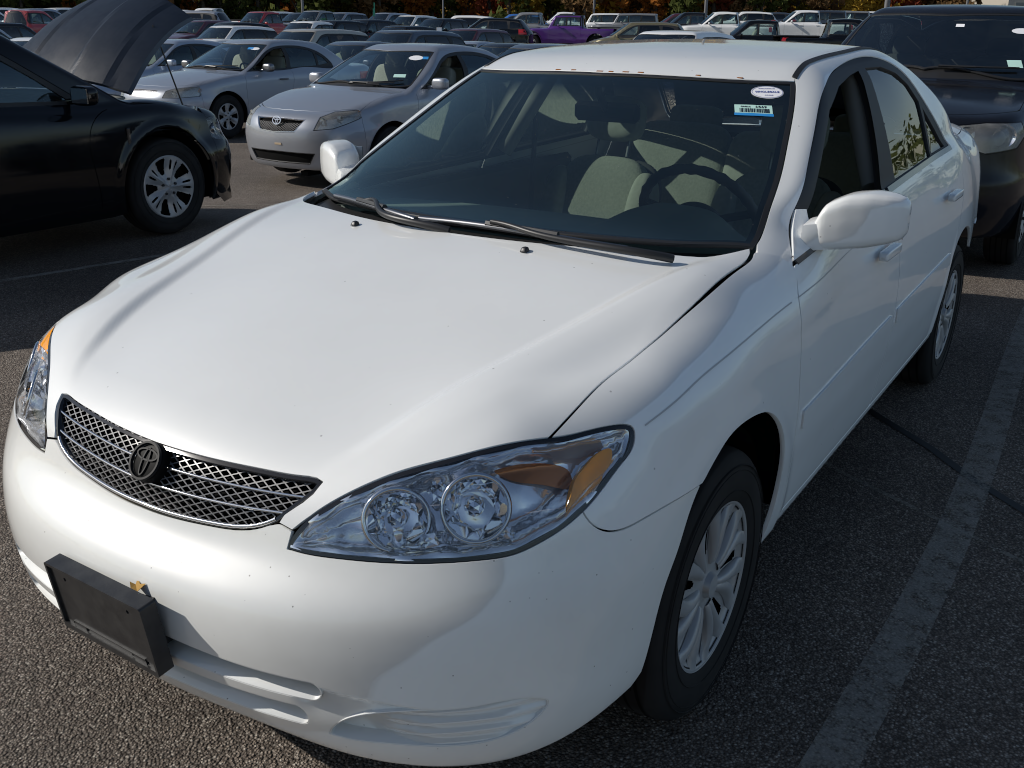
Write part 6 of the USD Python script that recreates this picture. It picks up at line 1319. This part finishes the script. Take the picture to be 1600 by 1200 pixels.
FAR = [  # pixel column of the middle, distance, kind, paint, heading, name, label, category
 (262, 20.0, 'sedan', 'paint_silver_blue', WEST, 'pale_blue_sedan', 'pale blue sedan with black door mirror right behind the open black hood', 'car'),
 (330, 27.0, 'sedan', 'paint_white_far', WEST, 'white_sedan', 'white sedan with very dark windscreen behind the six-spoke silver sedan', 'car'),
 (366, 38.0, 'suv', 'paint_white_far', WEST, 'white_suv', 'white crossover with dark side windows above the six-spoke silver sedan roof', 'suv'),
 (372, 46.0, 'suv', 'paint_black', WEST, 'black_suv', 'black SUV with roof rails just behind the white crossover', 'suv'),
 (425, 58.0, 'truck', 'paint_red', WEST, 'red_pickup', 'red pickup with pale roof left of centre', 'pickup'),
 (492, 43.0, 'truck', 'paint_white_far', WEST, 'white_pickup', 'white crew-cab pickup behind the tan wagon', 'pickup'),
 (480, 28.0, 'suv', 'paint_tan', WEST, 'tan_suv', 'tan wagon with dark rear side windows behind the silver sedan with honeycomb grille', 'suv'),
 (478, 64.0, 'suv', 'paint_slate', WEST, 'dark_suv', 'dark SUV in the far rows beside the red pickup', 'suv'),
 (522, 50.0, 'suv', 'paint_black', WEST, 'black_suv', 'black SUV right of the white crew-cab pickup', 'suv'),
 (545, 22.0, 'sedan', 'paint_slate', WEST, 'slate_sedan', 'slate blue sedan between the two nearest silver sedans', 'car'),
 (620, 27.0, 'suv', 'paint_slate', WEST, 'slate_suv', 'slate SUV with dark windows above the nearest silver sedan', 'suv'),
 (622, 44.0, 'suv', 'paint_black', WEST, 'black_suv', 'black SUV with white windscreen sticker behind the slate SUV', 'suv'),
 (680, 55.0, 'suv', 'paint_charcoal', WEST, 'dark_suv', 'charcoal SUV in the far rows left of the white and black SUVs', 'suv'),
 (722, 38.0, 'suv', 'paint_maroon', WEST, 'maroon_suv', 'dark maroon SUV behind the small silver crossover', 'suv'),
 (716, 29.0, 'sedan', 'paint_silver_blue', WEST, 'silver_crossover', 'small silver crossover in front of the maroon SUV', 'suv'),
 (712, 58.0, 'suv', 'paint_white_far', ACROSS, 'white_suv', 'white SUV left of the far black SUV', 'suv'),
 (752, 54.0, 'suv', 'paint_black', ACROSS, 'black_suv', 'black SUV seen side-on left of the grey pickup', 'suv'),
 (792, 70.0, 'suv', 'paint_blue', ACROSS, 'blue_suv', 'bright blue SUV half hidden behind the grey pickup', 'suv'),
 (815, 61.0, 'truck', 'paint_grey', ACROSS, 'grey_pickup', 'grey pickup seen side-on left of the purple pickup', 'pickup'),
 (873, 57.0, 'glad', 'paint_purple', ACROSS, 'purple_pickup', 'bright purple off-road pickup with black top', 'pickup'),
 (868, 78.0, 'truck', 'paint_white_far', ACROSS, 'white_pickup', 'white pickup standing behind the purple pickup', 'pickup'),
 (916, 70.0, 'boxy', 'paint_white_far', ACROSS, 'white_off_roader', 'white boxy off-roader right of the purple pickup', 'suv'),
 (955, 68.0, 'boxy', 'paint_grey', ACROSS, 'grey_off_roader', 'grey boxy off-roader behind the olive minivan', 'suv'),
 (972, 50.0, 'van', 'paint_olive', ACROSS, 'olive_minivan', 'olive gold minivan seen side-on right of the purple pickup', 'minivan'),
 (1022, 21.0, 'suv', 'paint_white_far', WEST, 'white_suv', 'white SUV with black windscreen right behind the white sedan roof', 'suv'),
 (826, 17.0, 'sedan', 'paint_slate', WEST, 'slate_sedan', 'slate sedan whose roof shows left of the white sedan roof', 'car'),
 (775, 22.0, 'sedan', 'paint_charcoal', WEST, 'charcoal_sedan', 'charcoal sedan behind the slate sedan near the white roof', 'car'),
 (1052, 58.0, 'truck', 'paint_charcoal', ACROSS, 'charcoal_pickup', 'charcoal pickup right of the olive minivan', 'pickup'),
 (1030, 64.0, 'suv', 'paint_maroon', ACROSS, 'maroon_suv', 'maroon SUV low behind the olive minivan', 'suv'),
 (1098, 56.0, 'truck', 'paint_white_far', ACROSS, 'white_pickup', 'white pickup left of the black pickup beyond the white roof', 'pickup'),
 (1150, 44.0, 'truck', 'paint_black', ACROSS, 'black_pickup', 'black pickup beyond the white roof, its windows facing us', 'pickup'),
 (1216, 58.0, 'truck', 'paint_white_far', ACROSS, 'white_pickup', 'white pickup between the two black pickups', 'pickup'),
 (1290, 42.0, 'truck', 'paint_black', ACROSS-HPI, 'black_pickup', 'black pickup with red tail lamp left of the charcoal SUV', 'pickup'),
 (1128, 72.0, 'suv', 'paint_white_far', ACROSS, 'white_suv', 'white SUV roof far behind the white pickup', 'suv'),
 (1165, 84.0, 'suv', 'paint_slate', ACROSS, 'dark_suv', 'dark SUV far behind the black pickup', 'suv'),
 (1225, 66.0, 'boxy', 'paint_slate', ACROSS, 'dark_off_roader', 'dark boxy off-roader in the far right row', 'suv'),
 (1262, 70.0, 'boxy', 'paint_grey', ACROSS, 'grey_off_roader', 'grey boxy off-roader in the far right row', 'suv'),
 (1292, 74.0, 'boxy', 'paint_white_far', ACROSS, 'white_off_roader', 'white boxy off-roader in the far right row', 'suv'),
 (1345, 80.0, 'van', 'paint_slate', ACROSS, 'dark_van', 'dark van by the light poles at the far right', 'minivan'),
 (1425, 85.0, 'suv', 'paint_white_far', ACROSS, 'white_suv', 'white SUV roof behind the charcoal SUV at the right', 'suv'),
 (1590, 75.0, 'truck', 'paint_white_far', ACROSS, 'white_pickup', 'white pickup at the right edge in front of the pale building', 'pickup'),
 (58, 38.0, 'suv', 'paint_black', 0.25, 'black_suv', 'black SUV with a red tail lamp left of the open hood', 'suv'),
 (12, 36.0, 'suv', 'paint_silver', 0.25, 'silver_suv', 'silver SUV at the left edge beside the black one', 'suv'),
 (88, 50.0, 'truck', 'paint_red', 0.25, 'red_pickup', 'red pickup at the left behind the black SUV', 'pickup'),
 (30, 55.0, 'suv', 'paint_white_far', 0.25, 'white_suv', 'white SUV behind the black one at the left edge', 'suv'),
 (62, 62.0, 'van', 'paint_white_far', 0.25, 'white_van', 'white van at the back of the left rows', 'van'),
 (112, 60.0, 'van', 'paint_silver', 0.25, 'silver_van', 'silver van just left of the raised hood', 'van'),
 (150, 70.0, 'van', 'paint_white_far', 0.25, 'white_van', 'white van touching the top outline of the raised hood', 'van'),
 (64, 24.0, 'sedan', 'paint_white_far', WEST, 'white_sedan', 'white sedan roof in the gap left of the raised hood', 'car'),
 (292, 66.0, 'van', 'paint_white_far', ACROSS, 'white_van', 'white van right of the raised hood tip', 'van'),
 (318, 62.0, 'van', 'paint_silver', ACROSS, 'silver_van', 'silver van between the white vans by the trees', 'van'),
 (346, 64.0, 'truck', 'paint_white_far', ACROSS, 'white_pickup', 'white pickup by the trees behind the black roof-rail SUV', 'pickup'),
 (300, 50.0, 'suv', 'paint_charcoal', WEST, 'dark_suv', 'charcoal SUV right of the raised hood edge', 'suv'),
 (330, 48.0, 'suv', 'paint_maroon', WEST, 'maroon_suv', 'maroon SUV between the raised hood and the red pickup', 'suv'),
 (570, 52.0, 'suv', 'paint_charcoal', WEST, 'dark_suv', 'charcoal SUV below the green sign', 'suv'),
 (640, 60.0, 'suv', 'paint_white_far', WEST, 'white_suv', 'white SUV right of the green sign', 'suv'),
 (605, 68.0, 'van', 'paint_silver', WEST, 'silver_van', 'silver van behind the green sign', 'van'),
 (540, 70.0, 'suv', 'paint_silver', WEST, 'silver_suv', 'silver SUV far back left of the green sign', 'suv'),
 (440, 70.0, 'suv', 'paint_white_far', WEST, 'white_suv', 'white SUV far behind the red pickup', 'suv'),
 (505, 62.0, 'truck', 'paint_grey', WEST, 'grey_pickup', 'grey pickup far behind the black SUV and white pickup', 'pickup'),
]
for k, (px, D, kind, pm, hd, nm, lab, cat_) in enumerate(FAR):
    x, y = place(px, D); s_ = FARSPEC[kind]; n = np.array([math.cos(hd), math.sin(hd)]); x += n[0]*s_['L']*.45; y += n[1]*s_['L']*.45   # the table gives the car's middle
    near = D < 30
    car(kind, s_, pm, nm, lab, cat_, x, y, hd, group='cars parked in the rows behind', res=.05 if near else .09, fine=False, extras={'truck': bed_extra, 'glad': glad_extra}.get(kind))

pbr('building_wall', (.42, .38, .32), .8)
# ------------------------------------------------------------------ painted lines, poles, sign, building, trees
sheet('parking_line', [(5.4, -1.09), (4.76, -1.107), (3.05, -1.186), (1.62, -1.209), (.91, -1.183), (-.2, -1.19)], .11, .004, 'line_paint', 'broad worn white bay line on the shaded asphalt right of the white sedan', 'road marking')
sheet('parking_line', [(1.6, 4.45), (2.25, 4.308), (3.27, 4.098), (4.2, 3.9)], .06, .004, 'line_paint', 'thin worn bay line in the shade between black crossover and white hood', 'road marking')
sheet('parking_line', [(3.6, 6.9), (4.9, 5.9), (6.6, 4.7)], .05, .004, 'line_paint_thin', 'faint bay line on the sunlit asphalt before the silver sedan', 'road marking')
sheet('sealed_crack', [(3.6, -.20), (3.147, -.674), (2.992, -.847), (2.861, -.996), (2.688, -1.142), (2.576, -1.266), (2.40, -1.46), (2.1, -1.8)], [.035]*60 if False else .038, .003, 'tar', 'dark tar-sealed crack crossing the shaded asphalt beside the white sedan', 'crack')
sheet('dusty_crack', [(2.6, -.55), (2.481, -.673), (2.433, -.77), (2.35, -.927), (2.297, -1.046), (2.251, -1.158), (2.169, -1.288), (2.05, -1.5)], .022, .003, 'line_paint_thin', 'pale dusty crack crossing the bay line beside the white sedan', 'crack')
def pole(px, D, h, r, label):
    x, y = place(px, D); t = thing('light_pole', label, 'light pole', (x, y, gz(x, y)))
    put('post', tube([(0, 0, 0), (0, 0, h)], [r, r*.7], 8), 'steel_post', t, smooth=60); put('lamp_head', join([bx((0, .5, h), (.35, .7, .12)), bx((0, -.5, h), (.35, .7, .12))]), 'steel_post', t); put('base', tube([(0, 0, 0), (0, 0, .8)], .3, 10), 'liner_grey', t)
pole(488, 72, 10, .10, 'slender light pole standing left among the dark trees'); pole(913, 84, 10, .10, 'slender light pole above the white off-roader beside the purple pickup'); pole(1076, 70, 10, .13, 'light pole behind the white pickup beyond the roof')
pole(1339, 46, 10, .13, 'thick light pole at the right above the charcoal SUV roof'); pole(1455, 78, 10, .10, 'light pole above the charcoal SUV roof near the pale building'); pole(693, 84, 10, .08, 'thin light pole before the red maple')
x, y = place(592, 62); t = thing('green_sign', 'small green sign on a post before the trees', 'sign', (x, y, gz(x, y)), math.radians(35)); put('board', join([bx((0, 0, 1.78), (.9, .04, .42)), bx((.3, 0, 2.15), (.4, .04, .35))]), 'sign_green', t); put('post', bx((0, .05, .9), (.06, .06, 1.8)), 'steel_post', t)
x, y = place(780, 50); t = thing('stanchion', 'thin white stanchion on a round foot left of the grey pickup', 'stanchion', (x, y, gz(x, y))); put('post', tube([(0, 0, 0), (0, 0, 1.25)], .07, 8), 'sticker_white', t, smooth=60); put('foot', tube([(0, 0, 0), (0, 0, .06)], .3, 14), 'trim_dark', t, smooth=50)
for px, D, z_, nm, mt, lab in ((333, 26.5, 1.25, 'red_tag', 'tag_red', 'small red and white tag standing on the white sedan behind the silver one'), (687, 36, 1.55, 'paper_tag', 'sticker_white', 'white paper tag on the maroon SUV windscreen')):
    x, y = place(px, D); t = thing(nm, lab, 'tag', (x, y, gz(x, y)+z_), math.radians(33)); put('card', bx((0, 0, .1), (.02, .17, .22), bev=.004), mt, t); put('card_face', bx((-.012, 0, .1), (.004, .11, .12)), 'sticker_white', t)
# pale building beyond the right end
x, y = place(1585, 112); b = thing('pale_building', 'long pale flat-roofed building behind the cars at the top right', 'building', (x, y, gz(x, y)), YAW-math.pi/2)
put('wall', bx((0, 0, 2.6), (16, 12, 5.2)), 'building_wall', b, smooth=False); put('roof_edge', bx((0, 0, 5.3), (16.4, 12.4, .25)), 'steel_post', b, smooth=False)
for k in range(4): put('door', bx((-6+k*3.8, -6.03, 1.5), (2.6, .06, 3.0)), 'liner_grey', b, smooth=False)

# trees: trunk, limbs and a crown of leaf clumps with gaps
def leafmat(name, c1, c2):
    n = {'oi': ('object_info', {}), 't': ('texture_coordinate', {}), 'n': ('noise_texture', {'scale': 1.3, 'detail': 3.}), 'r': ('rgb_ramp', {'ramp': [(.32, c1), (.68, c2)]}), 'd': ('diffuse_bsdf', {}), 'tl': ('translucent_bsdf', {}), 'm': ('mix_closure', {'fac': .45})}
    return mat(name, n, [('t.object', 'n.vector'), ('n.fac', 'r.fac'), ('r.color', 'd.color'), ('r.color', 'tl.color'), ('d.BSDF', 'm.closure1'), ('tl.BSDF', 'm.closure2')], surface='m.closure')
leafmat('leaf_green', (0.065, 0.085, 0.028), (0.16, 0.18, 0.055)); leafmat('leaf_olive', (0.102, 0.099, 0.024), (0.255, 0.212, 0.048)); leafmat('leaf_orange', (0.272, 0.093, 0.024), (0.510, 0.221, 0.051)); leafmat('leaf_red', (0.204, 0.051, 0.031), (0.374, 0.102, 0.051)); leafmat('leaf_gold', (0.340, 0.221, 0.034), (0.578, 0.391, 0.068)); leafmat('leaf_brown', (0.119, 0.076, 0.037), (0.238, 0.145, 0.068))
varied('bark', (.05, .042, .034), (.10, .085, .07), 12., .95)
def tree_mesh(seed, h):
    r = np.random.default_rng(seed); trunk = tube([(0, 0, 0), (.1*r.normal(), .1*r.normal(), h*.35), (.25*r.normal(), .25*r.normal(), h*.75)], [.20, .15, .06], 7); limbs = [trunk]
    cl = []
    for k in range(9):
        z0 = h*r.uniform(.15, .6); an = r.uniform(0, 6.28); e = np.array([math.cos(an)*h*r.uniform(.12, .24), math.sin(an)*h*r.uniform(.12, .24), z0+h*r.uniform(.05, .22)]); limbs.append(tube([(0, 0, z0), e*[.5, .5, 1]+[0, 0, -.2], e], [.07, .05, .025], 5)); cl.append(e)
    cl += [np.array([r.normal()*h*.12, r.normal()*h*.12, h*u]) for u in r.uniform(.08, .95, 26)]
    P, F = [], []; n = 0
    for c in cl:
        rad = h*r.uniform(.07, .13)
        for _ in range(26):
            d = r.normal(size=3); d /= np.linalg.norm(d); p = c+d*rad*r.uniform(.35, 1.0)*[1, 1, .8]; a = r.normal(size=3); a /= np.linalg.norm(a); b = np.cross(a, r.normal(size=3)); b /= np.linalg.norm(b); s = r.uniform(.16, .42)
            P += [p-a*s, p+b*s*.6, p+a*s, p-b*s*.6]; F += [[n, n+1, n+2], [n, n+2, n+3]]; n += 4
    P = np.array(P); P[:, 2] = np.maximum(P[:, 2], .1)
    return join(limbs), trimesh.Trimesh(P, np.array(F), process=False)
TM = [tree_mesh(50+k, 7.5) for k in range(5)]
kinds = {'green': ('leaf_green', 'dark green tree in the line behind the parked cars'), 'olive': ('leaf_olive', 'olive yellow autumn tree in the line behind the parked cars'), 'orange': ('leaf_orange', 'orange autumn tree in the line behind the parked cars'), 'red': ('leaf_red', 'dull red autumn tree in the line behind the parked cars'), 'gold': ('leaf_gold', 'golden autumn tree in the line behind the parked cars'), 'brown': ('leaf_brown', 'brown autumn tree in the line behind the parked cars')}
protos = {}
def tree(kind, v, x, y, sc, rz):
    if (kind, v) not in protos:
        t = thing('tree', kinds[kind][1], 'tree', (x, y, gz(x, y)-.1), rz, 'trees behind the lot: '+kind); UsdGeom.Xformable(t).AddScaleOp().Set(Gf.Vec3f(sc, sc, sc)); put('trunk', TM[v][0], 'bark', t, smooth=60); put('crown', TM[v][1], kinds[kind][0], t, smooth=False); protos[(kind, v)] = t
    else:
        p = protos[(kind, v)]; q = UsdGeom.Xform.Define(stage, '/World/'+numbered('/World', 'tree')).GetPrim(); q.GetReferences().AddInternalReference(p.GetPath()); q.SetInstanceable(True); xf = UsdGeom.Xformable(q); xf.ClearXformOpOrder()
        for a_ in ('xformOp:translate', 'xformOp:rotateZ', 'xformOp:scale'): pass
        q.GetAttribute('xformOp:translate').Set(Gf.Vec3d(float(x), float(y), float(gz(x, y)-.1))); q.GetAttribute('xformOp:rotateZ').Set(math.degrees(rz)); q.GetAttribute('xformOp:scale').Set(Gf.Vec3f(sc, sc, sc)); xf.SetXformOpOrder([UsdGeom.XformOp(q.GetAttribute(n_)) for n_ in ('xformOp:translate', 'xformOp:rotateZ', 'xformOp:scale')])
        tag(q, kinds[kind][1], 'tree', 'trees behind the lot: '+kind)
tr = random.Random(5)
for D0, step in ((106, 27), (118, 25), (132, 24)):
    px = -150.
    while px < 1800:
        px += step*tr.uniform(.7, 1.3)*(1.0)
        w = {'green': 6, 'olive': 1.2, 'brown': 1.6, 'orange': .5} if px < 520 else {'green': 4, 'olive': 1.5, 'brown': 2.5, 'red': .4, 'orange': .5} if px < 640 else {'red': 1.6, 'orange': 2.2, 'gold': 1.3, 'olive': 1.5, 'green': 1.2} if px < 830 else {'green': 1.6, 'olive': 2, 'orange': 1.2, 'gold': 1.2, 'brown': 1.8, 'red': .4} if px < 1420 else {'olive': 2, 'brown': 2, 'green': 1, 'orange': .6}
        k = tr.choices(list(w), list(w.values()))[0]; D = D0+tr.uniform(-4, 4); x, y = place(px, D)
        if abs(px-1585) < 130 and D < 124: continue
        sc = tr.uniform(.8, 1.35)*(1.25 if px < 500 else 1.0)*(.85 if px > 1180 else 1.)
        tree(k, tr.randrange(5), x, y, sc, tr.uniform(0, 6.28))

# unseen ring of woods, added to darken the horizon reflected in glass and paint
def woods():
    r = np.random.default_rng(9); P, F = [], []; n = 0
    for k in range(15000):
        a = r.uniform(0, 2*np.pi); 
        if abs(((a-YAW+np.pi) % (2*np.pi))-np.pi) < .75: continue
        R_ = r.uniform(150, 185); h = r.uniform(.5, 15)*r.uniform(.6, 1); p = np.array([R_*math.cos(a), R_*math.sin(a), h]); u = r.normal(size=3); u /= np.linalg.norm(u); v = np.cross(u, r.normal(size=3)); v /= np.linalg.norm(v); s = r.uniform(.6, 1.5)
        P += [p-u*s, p+v*s*.8, p+u*s, p-v*s*.8]; F += [[n, n+1, n+2], [n, n+2, n+3]]; n += 4
    return trimesh.Trimesh(np.array(P), np.array(F), process=False)
tag(put('far_woods', woods(), 'leaf_green', None, smooth=False), 'unseen ring of woods added for reflections in glass and paint', 'woods', kind='stuff')
